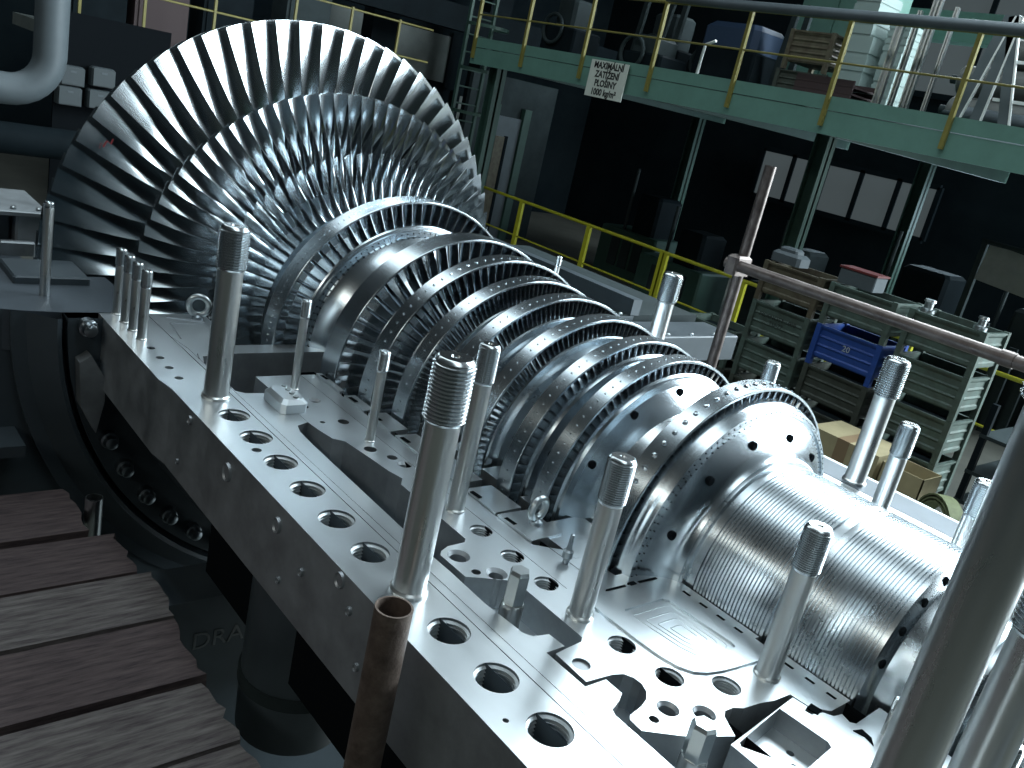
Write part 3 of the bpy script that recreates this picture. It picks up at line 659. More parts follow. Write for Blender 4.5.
for i in range(12):
    link('flange_bolt', b2, hood, (3.12 + i * 0.12 - 3.4, -3.62 - Y0 - (i % 2) * 0.0, 1.2))
for i in range(5): link('flange_bolt', b2, hood, (2.83 - 3.4, -3.3 - i * 0.2 - Y0, 1.2 - 0.02))
hp(MB().box((3.1, -3.75, 0.0), (4.6, -3.68, 0.09)), 'edge_bar', 'hood')
hb = MB().lathe([(0, 0), (0, 0.030), (-0.030, 0.030), (-0.034, 0.024), (-0.060, 0.022), (-0.064, 0.016), (-0.064, 0)], 18, 'x').mesh('flange_bolt', 'bolt', True)
for px in ((87, 328), (110, 440), (125, 468), (147, 495), (170, 515), (195, 530), (220, 545), (247, 552)):
    p = bx(px, 2.975); v = np.array([p[1] - Y0, p[2]]); v = v / np.linalg.norm(v) * 1.088
    link('flange_bolt', hb, hood, (3.0 - 3.4, v[0], v[1] + 1.2))
# clamp plate on the flange
q = [bx(p, 2.95) for p in ((79, 362), (91, 355), (104, 377), (104, 400), (95, 432), (80, 405))]
hp(MB().add([(2.94, p[1], p[2]) for p in q] + [(2.999, p[1], p[2]) for p in q], [tuple(range(6)), tuple(range(11, 5, -1))] + [(i, (i + 1) % 6, 6 + (i + 1) % 6, 6 + i) for i in range(6)]), 'clamp_plate', 'side')
q = bx((20, 440), 3.0)
hp(MB().box((2.93, -0.68, -0.46), (3.09, 0.4, -0.42)), 'ledge', 'hood')
# machine behind the hood on the left
rb = thing('valve_housing', 'grey bolted metal housing at the left edge behind the blades', 'machine', (3.80, -0.545, 0.0))
MB().bbox((0.0, -0.375, 0.0), (0.42, 0.75, 0.02), 0.004).obj('base_plate', 'dull', rb)
MB().bbox((0.02, -0.365, 0.02), (0.40, -0.27, 0.150), 0.008).obj('body', 'side', rb)
MB().bbox((0.08, -0.265, 0.02), (0.40, 0.70, 0.150), 0.008).obj('body', 'hood', rb)
MB().bbox((-0.01, -0.385, 0.150), (0.42, 0.75, 0.168), 0.004).obj('cover_plate', 'side', rb)
for i in range(5): link('cover_bolt', b2, rb, (0.03, -0.35 + i * 0.09, 0.168))
MB().bbox((-0.04, -0.33, 0.0), (-0.005, -0.20, 0.055), 0.006).obj('lug', 'side', rb)

# ------------------------------------------------------------------ below the casing on the left
nz = thing('nozzle_pipe', 'dark vertical nozzle stub hanging under the casing flange', 'pipe', (1.84, -1.16, -0.86))
MB().lathe([(0, 0), (0, 0.13), (0.015, 0.155), (0.17, 0.160), (0.17, 0.150), (0.20, 0.150), (0.20, 0.160), (0.62, 0.160), (0.62, 0)], 40).obj('pipe_wall', 'hood', nz, True)
MB().lathe([(0.165, 0.158), (0.168, 0.166), (0.205, 0.166), (0.208, 0.158)], 40).obj('pipe_band', 'dmach2', nz, True)
bs = thing('foundation_block', 'dark foundation block with chalk letters beside the planks', 'block', (2.55, -1.45, FZ))
MB().box((-0.35, -0.35, 0), (-0.16, 0.56, 1.17)).obj('block_body', 'hood', bs)
p = bx((218, 637), 2.2)
ch = text_mesh('chalk_writing', 'DRA', 0.085, 'chalk')
link('chalk_writing', ch, bs, (-0.3515, p[1] + 1.45, p[2] - FZ), (PI / 2, 0, -PI / 2))
PZ = -0.60
ends = [(2.62, 2.92), (2.36, 2.605), (2.10, 2.345), (1.82, 2.088), (1.57, 1.808), (1.30, 1.558)]
pl = ['farthest plank of the wooden walkway, against the dark hood', 'second farthest wooden walkway plank, ragged right end', 'third wooden plank from the far end of the walkway', 'fourth wooden plank from the far end of the walkway',
      'second nearest wooden plank of the walkway', 'nearest wooden walkway plank, pale worn end at the bottom left']
for k, (xa, xb) in enumerate(ends):
    mb = MB(); n = 9
    dz = [0.012, 0.0, 0.006, 0.010, 0.002, 0.008, 0.0][k]
    ye = [-0.80, -0.875, -0.895, -0.875, -0.865, -0.862, -0.868][k]
    vs = []
    xs = np.linspace(xa + 0.004, xb - 0.004, n)
    for (z, sgn) in ((0.0, 1), (-0.05, 0)):
        for x in xs:
            j = random.uniform(-0.012, 0.012)
            vs += [(x, ye + j, z), (x, ye + 0.25, z + random.uniform(-0.002, 0.002)), (x, 0.2, z), (x, 1.6, z)]
    fs = []
    for L in range(2):
        for i in range(n - 1):
            for j in range(3):
                a = L * n * 4 + i * 4 + j; fs.append((a, a + 4, a + 5, a + 1))
    for i in range(n - 1):
        for j in (0, 3):
            a = i * 4 + j; fs.append((a, a + 4, a + 4 + n * 4, a + n * 4))
    for i in (0, n - 1):
        for j in range(3):
            a = i * 4 + j; fs.append((a, a + 1, a + 1 + n * 4, a + n * 4))
    mb.add([(v[0] - (xa + xb) / 2, v[1], v[2]) for v in vs], fs)
    o = mb.obj('walkway_plank', 'wood2' if k in (0, 1, 3) else 'wood'); o.location = ((xa + xb) / 2, 0, PZ + dz)
    tag(o, pl[k], 'plank', 'walkway planks')
t = MB().tube([(0.9, -0.62, PZ - 0.075), (3.0, -0.62, PZ - 0.075)], 0.024, 12).obj('ledger_tube', 'rust', None, True); tag(t, 'rusty scaffold tube carrying the planks near the casing', 'tube')
t = MB().tube([(0.9, 0.9, PZ - 0.075), (3.0, 0.9, PZ - 0.075)], 0.024, 12).obj('ledger_tube', 'rust', None, True); tag(t, 'rusty scaffold tube carrying the planks away from the casing', 'tube')
def vtube(x, y, z0, z1, r, label, m_='rust', wall=0.004):
    o = MB().lathe([(z0, r - wall), (z0, r), (z1, r), (z1, r - wall), (z0, r - wall)], 28).obj('scaffold_tube', m_, None, True, angle=30)
    o.location = (x, y, 0); return tag(o, label, 'tube')
vtube(1.054, -0.838, FZ, 0.12, 0.0345, 'rusty upright tube with an open top in front of the flange')
vtube(2.745, -0.850, PZ - 0.7, -0.54, 0.028, 'short pale pipe stub poking up behind the planks', 'alu')

# scaffold tubes beyond the rotor
YS = -3.42
a, b = by((770, 166), YS), by((708, 352), YS)
vtube(b[0], YS - 0.055, FZ, a[2], 0.026, 'upright brown scaffold tube beyond the rotor', 'tube')
a, b = by((727, 262), YS), by((1024, 363), YS)
t = thing('guard_rail', 'long brown scaffold rail running across the crates', 'tube', (a[0], YS, FZ))
MB().tube([(0.0, 0, a[2] - FZ), (b[0] - a[0] - 1.2, 0, a[2] - FZ + 0.005)], 0.026, 16).obj('rail_tube', 'tube', t, True)
vx = by((735, 262), YS)[0] - a[0]
MB().bbox((vx - 0.035, -0.085, a[2] - FZ - 0.045), (vx + 0.03, 0.032, a[2] - FZ + 0.045), 0.01).obj('coupler', 'tube', t)
MB().tube([(b[0] - a[0] - 1.1, -0.055, 0.0), (b[0] - a[0] - 1.1, -0.055, a[2] - FZ + 0.2)], 0.026, 12).obj('support_tube', 'tube', t, True)
MB().lathe([(0, 0), (0, 0.030), (0.05, 0.030), (0.05, 0)], 14, 'x', o=(b[0] - a[0] + 0.03, 0, a[2] - FZ + 0.003)).obj('joint_sleeve', 'tube', t, True)

# ------------------------------------------------------------------ steel box crates
CY = -8.25; LV = 0.432
def crate(xl, xr, level, m_, label, grp, depth=0.55, txt=None, y=CY, z0=FZ, h=LV, cat='crate', rib=3, mside=None):
    """xl > xr; the front faces +Y"""
    W = xl - xr; t = thing('steel_crate', label, cat, ((xl + xr) / 2, y - depth / 2, z0 + level * h), 0, grp)
    hx, hy = W / 2, depth / 2; s = h / 0.432
    for sx in (-1, 1):
        for sy in (-1, 1):
            x0 = sx * (hx - 0.028); y0 = sy * (hy - 0.028)
            MB().box((x0 - 0.028, y0 - 0.028, 0.0), (x0 + 0.028, y0 + 0.028, h - 0.004)).obj('corner_post', m_, t)
    z0_, z1_ = 0.10 * s, h - 0.012
    for side in range(4):
        mb = MB(); n = rib
        # corrugated panel profile (height, outset)
        pf = [(z0_, 0.012)]
        for i in range(n):
            a_ = z0_ + 0.03 * s + (z1_ - z0_ - 0.06 * s) * i / n; b_ = z0_ + 0.03 * s + (z1_ - z0_ - 0.06 * s) * (i + 1) / n
            pf += [(a_, 0.012), (a_ + 0.015 * s, 0.0), (b_ - 0.02 * s, 0.0), (b_ - 0.005 * s, 0.012)]
        pf += [(z1_ - 0.02 * s, 0.014), (z1_ - 0.018 * s, 0.026), (z1_, 0.026)]
        L = (hx if side % 2 == 0 else hy) - 0.056; D = (hy if side % 2 == 0 else hx) - 0.030
        vs = []
        for (z, d) in pf:
            for u in (-L, L): vs.append((u, D + d, z))
        for (z, d) in ((z1_, -0.01), (z0_, -0.01)):
            for u in (-L, L): vs.append((u, D + d, z))
        k = len(pf) + 2
        fs = [(2 * i, 2 * i + 1, 2 * ((i + 1) % k) + 1, 2 * ((i + 1) % k)) for i in range(k)]
        mb.add(vs, fs)
        o = mb.obj('side_panel', mside if (mside and side == 1) else m_, t); o.rotation_euler = (0, 0, [0, PI / 2, PI, -PI / 2][side])
    MB().box((-hx + 0.03, -hy + 0.03, 0.085 * s), (hx - 0.03, hy - 0.03, 0.10 * s)).obj('bottom_plate', m_, t)
    MB().bbox((-hx + 0.034, -hy + 0.034, 0.10 * s), (hx - 0.034, hy - 0.034, h * 0.80), 0.02).obj('contents', 'dmach', t)
    if txt:
        for (body, size, dx, dz) in txt:
            link('stencil', text_mesh('stencil', body, size, 'stencil' if m_ == 'cblue' else 'ink'), t, (dx, hy + 0.0, dz), (PI / 2, 0, PI))
    return t
cols = [(5.34, 4.62), (4.53, 3.80), (3.68, 2.95)]
side_w = ['left', 'middle', 'right']
mats = [['crate3', 'crate', 'crate', 'crate2'], ['crate3', 'crate3', 'cblue', 'crate'], ['crate', 'crate', 'crate', 'crate']]
lbl = [['bottom steel crate of the left stack', 'green steel crate low in the left stack', 'green steel crate with stencilled lettering in the left stack', 'rusty olive steel crate on top of the left stack'],
       ['bottom steel crate of the middle stack', 'dark ribbed steel crate under the blue crate', 'blue steel crate numbered 20', 'green steel crate on top of the blue crate'],
       ['bottom steel crate of the right stack', 'green steel crate second from the floor in the right stack', 'green steel crate second from the top of the right stack', 'green steel crate on top of the right stack']]
for c in range(3):
    for l in range(4):
        tx = None
        if mats[c][l] == 'cblue': tx = [('20', 0.085, -0.02, 0.27)]
        if c == 0 and l == 2: tx = [('NOSNOST 1000\nTU-77', 0.066, 0.0, 0.27)]
        crate(cols[c][0], cols[c][1], l, mats[c][l], lbl[c][l], 'steel crates stacked on the hall floor', txt=tx)
crate(6.18, 5.46, 0, 'crate3', 'dark steel crate on the floor left of the stacks', 'steel crates stacked on the hall floor')
crate(6.18, 5.46, 1, 'crate', 'pale green steel crate beside the upright scaffold tube', 'steel crates stacked on the hall floor')
# odds and ends on top of the crates
def simple(name, mb, m_, label, cat, smooth=False, **k):
    o = mb.obj(name, m_, None, smooth, **k); return tag(o, label, cat)
zt = FZ + 4 * LV
lp = thing('paper_label_box', 'pale box with red trim lying on the middle crate stack', 'box', (4.35, -8.5, zt - 0.002))
MB().bbox((-0.20, -0.12, 0), (0.20, 0.12, 0.15), 0.01).obj('box_body', 'gpipe', lp); MB().box((-0.21, -0.13, 0.15), (0.21, 0.13, 0.17)).obj('lid', 'red', lp)
lp = thing('casting_part', 'grey metal casting lying on the left crate stack', 'metal part', (5.2, -8.5, zt - 0.002))
MB().bbox((-0.18, -0.12, 0), (0.18, 0.12, 0.12), 0.03).obj('casting_body', 'gpipe', lp); MB().bbox((-0.1, -0.08, 0.12), (0.12, 0.08, 0.17), 0.02).obj('casting_neck', 'gpipe', lp)
for k, (x, w) in enumerate(((3.55, 0.07), (3.05, 0.06))):
    lp = thing('metal_fitting', ['small shiny fitting on the left of the right crate stack', 'small shiny fitting at the right end of the right crate stack'][k], 'metal part', (x, -8.32, zt - 0.004))
    MB().lathe([(0, 0), (0, w), (0.03, w), (0.04, w * 0.6), (0.09, w * 0.6), (0.10, w * 0.8), (0.12, w * 0.7), (0.12, 0)], 14).obj('fitting_body', 'alu', lp, True)
# cardboard boxes
def cbox(x0, x1, y0, y1, h, label, open_=False):
    t = thing('cardboard_box', label, 'box', ((x0 + x1) / 2, (y0 + y1) / 2, FZ), 0, 'cardboard boxes on the floor')
    hx, hy = abs(x1 - x0) / 2, abs(y1 - y0) / 2
    if not open_:
        MB().box((-hx, -hy, 0), (hx, hy, h)).obj('box_body', 'card', t); MB().box((-0.04 - 0.02, -hy - 0.002, h * 0.5), (0.06, hy + 0.002, h + 0.002)).obj('tape', 'cardtape', t)
    else:
        for a_, b_ in (((-hx, hy - 0.01), (hx, hy)), ((-hx, -hy), (hx, -hy + 0.01)), ((-hx, -hy), (-hx + 0.01, hy)), ((hx - 0.01, -hy), (hx, hy))):
            MB().box((a_[0], a_[1], 0), (b_[0], b_[1], h)).obj('box_wall', 'card', t)
        MB().box((-hx, -hy, 0), (hx, hy, 0.02)).obj('box_bottom', 'cardtape', t)
    return t
cbox(3.10, 3.80, -7.95, -7.4, 0.54, 'closed cardboard box with brown tape beside the near wheel rim')
cbox(2.68, 3.06, -7.75, -7.4, 0.52, 'open cardboard box beyond the studs', True)
st = thing('strap_coil', 'coiled green lifting strap beyond the drum', 'strap', (2.32, -7.0, FZ))
for k in range(3):
    r = 0.30 - k * 0.03
    MB().lathe([(-0.06, r), (0.06, r), (0.06, r - 0.012), (-0.06, r - 0.012), (-0.06, r)], 30, 'y' if False else 'x', o=(0, 0, 0.3), a0=0.1, a1=2 * PI - 0.05).obj('strap_turn', 'strap', st, True).rotation_euler = (0, 0, 0.9)
bn = thing('metal_bench', 'dark workbench with pale shelves at the right behind the nearest stud', 'bench', (2.0, -8.2, FZ))
for z in (0.35, 0.62, 0.95): MB().box((-0.55, -0.4, z), (0.55, 0.4, z + 0.03)).obj('shelf', 'dmach2', bn)
for sx in (-0.52, 0.52):
    for sy in (-0.37, 0.37): MB().box((sx - 0.025, sy - 0.025, 0), (sx + 0.025, sy + 0.025, 1.25)).obj('leg', 'dmach', bn)
MB().box((-0.5, -0.4, 0.65), (-0.1, 0.3, 0.88)).obj('drawer_box', 'dmach', bn)
for k in range(4):
    o = MB().bar((0.9, -5.6 - k * 0.2, FZ + 0.046), (2.1, -5.6 - k * 0.2, FZ + 0.046), 0.09, 0.09).obj('steel_bar', 'dmach2'); tag(o, ['first', 'second', 'third', 'fourth'][k] + ' of four dark steel bars on the floor right of the drum', 'bar', 'steel bars on the floor')

# ------------------------------------------------------------------ gallery platform
GY = -9.0
gal = thing('gallery_platform', 'green steel gallery platform crossing the upper right', 'platform', (6.0, GY, FZ))
def gp_(mb, n, m_, smooth=False, **k):
    o = mb.obj(n, m_, gal, smooth, **k); o.location = (-6.0, -GY, -FZ); return o
XA, XB = 12.2, 1.8
gp_(MB().box((XB, GY - 0.03, 1.30), (XA, GY, 1.545)), 'fascia_lower', 'green')
gp_(MB().box((XB, GY - 0.03, 1.555), (XA, GY + 0.006, 1.70)), 'fascia_upper', 'green')
gp_(MB().box((XB, GY - 6.0, 1.60), (XA, GY - 0.03, 1.70)), 'deck', 'dgreen')
for x in (11.6, 8.8, 6.0, 3.2):
    gp_(MB().box((x - 0.06, GY - 6.0, 1.32), (x + 0.06, GY - 0.03, 1.60)), 'cross_beam', 'dgreen')
for x, y in ((11.8, -9.3), (6.52, -10.6), (11.8, -14.5), (7.0, -14.5), (2.2, -14.5)):
    gp_(MB().box((x - 0.10, y - 0.02, FZ), (x + 0.10, y + 0.02, 1.4)).box((x - 0.10, y - 0.10, FZ), (x - 0.08, y + 0.10, 1.4)).box((x + 0.08, y - 0.10, FZ), (x + 0.10, y + 0.10, 1.4)), 'column', 'dgreen')
# gallery railing
rl = thing('gallery_railing', 'yellow post railing along the edge of the green gallery', 'railing', (6.0, GY, 1.38))
px_ = [12.12, 10.9, 9.59, 8.28, 6.95, 5.65, 4.27, 2.92, 1.86]
for x in px_:
    MB().box((x - 6.0 - 0.022, 0.006, 0.0), (x - 6.0 + 0.022, 0.050, 1.10)).obj('post', 'yellow', rl)
MB().tube([(XB - 6.0, 0.028, 0.66), (12.12 - 6.0, 0.028, 0.66)], 0.012, 8).obj('mid_rail', 'yellow', rl, True)
MB().tube([(XB - 6.0, 0.028, 1.10), (12.12 - 6.0, 0.028, 1.10)], 0.022, 8).obj('top_rail', 'yellow', rl, True)
pt = MB().tube([(XB, GY + 0.14, 2.515), (7.25, GY + 0.14, 2.50), (8.2, GY + 0.14, 2.52)], 0.055, 16).obj('service_pipe', 'gpipe', None, True)
tag(pt, 'grey service pipe running along the gallery railing top', 'pipe')
# load sign
sg = thing('load_sign', 'white load limit sign hung on the green gallery edge', 'sign', (9.0, GY + 0.06, 1.43), 0)
MB().box((-0.355, -0.01, -0.245), (0.355, 0.006, 0.235)).obj('sign_board', 'signw', sg)
sm = text_mesh('sign_lettering', 'MAXIMÁLNÍ\nZATÍŽENÍ\nPLOŠINY\n1000 kg/m²', 0.118, 'ink', 0.001, 0.98, bold=0.004)
o = link('sign_lettering', sm, sg, (0, 0.008, -0.005), (PI / 2, 0, PI)); o.scale = (0.90, 1, 1)
for sx in (-0.3, 0.3): MB().box((sx - 0.02, -0.05, 0.15), (sx + 0.02, -0.01, 0.20)).obj('hanger', 'yellow', sg)

# goods on the gallery
DZ = 1.702
G = 'goods stored on the gallery'
def goods(name, label, cat, x, y, z=DZ, rz=0.0): return thing(name, label, cat, (x, y, z), rz, G)
crate(7.45, 6.78, 0, 'crate2', 'olive steel crate on the gallery beside a white sided crate', G, depth=0.7, y=-10.5, z0=DZ + 0.36, h=0.50, rib=4)
crate(7.50, 6.75, 0, 'crate3', 'dark steel crate under the olive crate on the gallery', G, depth=0.7, y=-10.5, z0=DZ, h=0.36)
def slatbox(x, y, z, w, d, h, label):
    t = goods('ribbed_box', label, 'box', x, y, z)
    MB().box((-w / 2 + 0.01, -d / 2 + 0.01, 0), (w / 2 - 0.01, d / 2 - 0.01, h)).obj('box_body', 'palebox', t)
    for k in range(4): MB().box((-w / 2, -d / 2, 0.02 + k * h / 4), (w / 2, d / 2, h / 4 * (k + 0.86))).obj('slat', 'palebox', t)
    return t
slatbox(6.42, -10.75, DZ + 0.001, 0.32, 0.5, 0.86, 'white ribbed box with bright side next to the olive crate on the gallery')
slatbox(6.48, -10.75, DZ + 0.862, 0.34, 0.5, 0.5, 'white ribbed box stacked at the top edge above the service pipe')
slatbox(6.02, -10.85, DZ + 0.001, 0.26, 0.5, 0.72, 'white ribbed box lower and right of its twin on the gallery')
slatbox(6.05, -10.9, DZ + 0.722, 0.28, 0.5, 0.34, 'white ribbed box on the lower white box behind the bright bars')
t = goods('teal_cabinet', 'teal metal cabinet top cut by the upper edge', 'cabinet', 7.7, -12.2, DZ)
MB().box((-0.6, -0.4, 0), (0.6, 0.4, 1.75)).obj('cabinet_body', 'green', t); MB().box((-0.58, 0.40, 0.1), (-0.01, 0.42, 1.7)).obj('cabinet_door', 'green', t); MB().box((0.01, 0.40, 0.1), (0.58, 0.42, 1.7)).obj('cabinet_door', 'green', t)
# red-brown stacked channels
for k in range(3):
    o = MB().box((-0.38, -0.25, 0), (0.38, 0.25, 0.02)).box((-0.38, 0.225, 0.02), (0.38, 0.25, 0.075)).box((-0.38, -0.25, 0.02), (0.38, -0.225, 0.075)).obj('steel_channel', 'brown')
    o.location = (6.10, -9.75, DZ + 0.003 + k * 0.078); tag(o, ['lowest', 'middle', 'topmost'][k] + ' red brown steel channel of the pile on the gallery edge', 'channel', G)
# bright upright profile bars
for k, (x, w, h, y) in enumerate(((5.62, 0.04, 1.0, -9.9), (5.50, 0.022, 1.1, -10.0), (5.40, 0.035, 1.3, -10.1), (5.31, 0.025, 1.35, -10.0), (5.20, 0.02, 1.2, -10.2))):
    o = MB().box((-w, -0.05, 0), (w, -0.035, h)).box((-w, -0.05, 0), (-w + 0.015, 0.05, h)).box((w - 0.015, -0.05, 0), (w, 0.05, h)).obj('profile_bar', 'alu'); o.location = (x, y, DZ); o.rotation_euler = (0, 0, 0.25)
    tag(o, ['leftmost', 'second', 'third', 'fourth', 'rightmost'][k] + ' white upright profile bar in the bundle on the gallery', 'profile bar', G)
# rolls lying on the gallery
for k, (y, z, r, x0, x1) in enumerate(((-10.0, 0.10, 0.095, 2.0, 4.75), (-10.42, 0.165, 0.16, 2.0, 5.0), (-10.45, 0.50, 0.165, 2.0, 5.0), (-10.5, 0.83, 0.16, 2.2, 4.7))):
    t = goods('steel_roll', ['short pale roll in front of the pile of rolls', 'lowest long grey roll in the gallery pile', 'middle long grey roll in the gallery pile', 'topmost long grey roll in the gallery pile'][k], 'roll', (x0 + x1) / 2, y, DZ + z)
    L = (x1 - x0) / 2
    MB().lathe([(-L, 0), (-L, r * 0.9), (-L + 0.02, r), (L - 0.02, r), (L, r * 0.9), (L, 0)], 28, 'x').obj('roll_body', 'roll' if k else 'gpipe', t, True)
    MB().lathe([(L, 0), (L, r * 0.3), (L + 0.12, r * 0.3), (L + 0.12, 0)], 14, 'x').obj('roll_journal', 'dmach2', t, True)
# A-frame stand
t = goods('trestle_stand', 'pale grey A frame trestle with lit edges in white on the gallery', 'stand', 4.32, -9.6, DZ)
for (xa, xb) in ((0.22, 0.02), (0.0, -0.05), (-0.30, -0.02)):
    MB().bar((xa, 0, 0), (xb, 0, 1.05), 0.10, 0.06).obj('leg', 'gpipe', t); MB().bar((xa - 0.06, 0.02, 0), (xb - 0.06, 0.02, 1.05), 0.018, 0.03).obj('lit_edge_strip', 'white', t)  # strips put the light on the legs' right sides into white colour
for z in (0.25, 0.62, 0.98): MB().box((-0.95, -0.02, z), (-0.10, 0.02, z + 0.03)).obj('rung', 'white', t)
# blue covered machine and dark equipment on the gallery
t = goods('blue_machine', 'dark blue covered machine on the gallery behind the railing', 'machine', 8.75, -11.3)
MB().bbox((-0.5, -0.4, 0.55), (0.5, 0.4, 0.92), 0.08).obj('machine_body', 'dblue', t); MB().bbox((-0.55, -0.4, 0), (0.55, 0.4, 0.55), 0.03).obj('machine_base', 'dmach', t)
for k, (x, y, w, h) in enumerate(((9.9, -12.3, 0.45, 0.9), (11.0, -12.2, 0.5, 1.1), (9.55, -10.3, 0.45, 0.5), (11.5, -10.4, 0.4, 0.9))):
    t = goods('machine_tool', ['dark machine with round wheel left of the blue one', 'tall dark machine far left on the gallery', 'low dark machine behind the load sign', 'dark machine at the left end of the gallery'][k], 'machine', x, y)
    MB().bbox((-w, -0.3, 0), (w, 0.3, h * 0.5), 0.03).obj('machine_base', 'dmach', t); MB().bbox((-w * 0.6, -0.25, h * 0.5), (w * 0.5, 0.25, h), 0.05).obj('machine_head', 'dmach2', t)
    MB().torus(0.22, 0.03, 24, 8, (0.1, 0.34, h * 0.45)).obj('hand_wheel', 'dmach2', t, True)
for k, (x, a_) in enumerate(((10.9, 0.25), (10.4, 0.3), (10.05, 0.22), (8.05, 0.2), (7.8, 0.15))):
    o = MB().bar((x, -11.25, DZ + 0.04), (x - a_, -11.1, DZ + 1.25), 0.09, 0.06).obj('leaning_beam', 'dmach2'); tag(o, ['first', 'second', 'third', 'fourth', 'fifth'][k] + ' leaning dark beam on the gallery, counted from the ladder', 'beam', G)
o = MB().tube([(8.05, -9.6, DZ + 0.02), (8.0, -9.55, DZ + 0.25), (7.95, -9.5, DZ + 0.40), (7.8, -9.5, DZ + 0.46)], 0.02, 8).obj('white_hose', 'white', None, True); tag(o, 'bent white hose end on the gallery', 'hose', G)
o = MB().box((0.5, -13.4, 3.0), (7.6, -13.1, 3.4)).obj('crane_beam', 'green'); tag(o, 'teal crane beam at the top right corner', 'beam')
o['kind'] = 'structure'

# windows seen on and below the gallery
def window(n, x0, x1, z0, z1, y, bars, frame='dmach'):
    w = bpy.data.objects.new('window_%d' % n, None); COL.objects.link(w); w.location = ((x0 + x1) / 2, y, z0); w['kind'] = 'structure'
    W = abs(x1 - x0) / 2; H = z1 - z0; k = bars + 1
    for i in range(k):
        a_ = -W + 2 * W * i / k; b_ = -W + 2 * W * (i + 1) / k
        MB().box((a_ + 0.05, -0.01, 0.05), (b_ - 0.05, 0.01, H - 0.05)).obj('window_pane', 'pane', w)
        MB().box((a_ - 0.05, -0.04, 0), (a_ + 0.05, 0.04, H)).obj('window_bar', frame, w)
    MB().box((W - 0.05, -0.04, 0), (W + 0.05, 0.04, H)).obj('window_bar', frame, w)
    MB().box((-W, -0.04, -0.05), (W, 0.04, 0.05)).obj('window_sill', frame, w); MB().box((-W, -0.04, H - 0.05), (W, 0.04, H + 0.05)).obj('window_head', frame, w)
    return w
YW = -16.8
a, b = by((765, 150), YW), by((935, 205), YW)
window(1, b[0], a[0], 0.05, 1.05, YW, 4)
a, b = by((925, 30), YW), by((1060, 60), YW)
window(2, b[0] - 2, a[0], 2.6, 4.4, YW, 3)

# mullions of the long clerestory window high in the right wall
cw = bpy.data.objects.new('window_3', None); COL.objects.link(cw); cw.location = (1.0, -16.3, 4.6); cw['kind'] = 'structure'
for i in range(13): MB().box((-8.6 + i * 1.43, -0.05, 0), (-8.48 + i * 1.43, 0.05, 4.1)).obj('window_bar', 'dmach', cw)
for z in (0.0, 2.0, 4.0): MB().box((-8.6, -0.05, z), (8.7, 0.05, z + 0.1)).obj('window_rail', 'dmach', cw)

# dark equipment below the gallery
H = 'machines below the gallery'
def under(name, label, cat, x, y, z=FZ): return thing(name, label, cat, (x, y, z), 0, H)
for k, (x, y, w, h) in enumerate(((7.6, -12.6, 0.5, 1.5), (9.4, -12.2, 0.7, 1.3), (6.0, -13.2, 0.9, 1.7), (4.2, -12.8, 0.8, 1.6), (2.4, -12.6, 0.7, 1.4), (11.0, -12.8, 0.7, 1.6))):
    t = under('lathe_machine', ['machine with pale cabinet head behind the yellow railing', 'dark machine left behind the yellow railing', 'tall dark machine behind the stacked crates', 'dark ribbed machine under the hazy windows',
                                'dark machine at the right below the gallery', 'dark green machine near the open door'][k], 'machine', x, y)
    MB().bbox((-w, -0.4, 0), (w, 0.4, h * 0.55), 0.03).obj('machine_bed', 'dgreen' if k in (1, 2, 5) else 'dmach2', t)
    MB().bbox((-w * 0.7, -0.35, h * 0.55), (w * 0.1, 0.3, h), 0.05).obj('machine_head', 'dmach2' if k in (0, 3) else 'dmach', t)
    MB().tube([(w * 0.3, 0.3, h * 0.55), (w * 0.3, 0.3, h * 1.25)], 0.03, 8).obj('machine_post', 'dmach2', t, True)
    for q in range(3): MB().box((-w * 0.6 + q * w * 0.4, 0.4, h * 0.12), (-w * 0.6 + q * w * 0.4 + w * 0.3, 0.42, h * 0.45)).obj('machine_panel', 'dmach2', t)
for k in range(6):
    o = MB().box((-0.05, -0.03, 0), (0.05, 0.03, 1.15 + 0.1 * (k % 3))).obj('standing_bar', 'dmach2'); o.location = (3.3 + k * 0.22, -12.1, FZ + 0.9); 
    o.location.z = FZ; tag(o, ['first', 'second', 'third', 'fourth', 'fifth', 'sixth'][k] + ' grey upright bar in the rack under the windows', 'bar', H)
t = under('grey_tarpaulin', 'grey tarpaulin sheet hung at the right below the gallery', 'tarpaulin', 3.72, -11.9, FZ + 1.27)
MB().add([(0.9, 0, 1.05), (0.3, 0.04, 1.0), (-0.4, 0.0, 1.08), (-1.0, 0.05, 1.0), (0.92, 0.05, 0.58), (0.3, -0.03, 0.52), (-0.4, 0.05, 0.50), (-1.0, -0.02, 0.46)], [(0, 1, 5, 4), (1, 2, 6, 5), (2, 3, 7, 6)]).obj('sheet', 'tarp', t, True)
MB().tube([(-1.1, 0.02, 1.05), (1.0, 0.02, 1.06)], 0.03, 8).obj('hanging_rod', 'dmach2', t, True)
MB().box((-1.05, -0.05, -1.27), (-0.98, 0.02, 1.06)).obj('stand_post', 'dmach2', t); MB().box((0.93, -0.05, -1.27), (1.0, 0.02, 1.06)).obj('stand_post', 'dmach2', t)

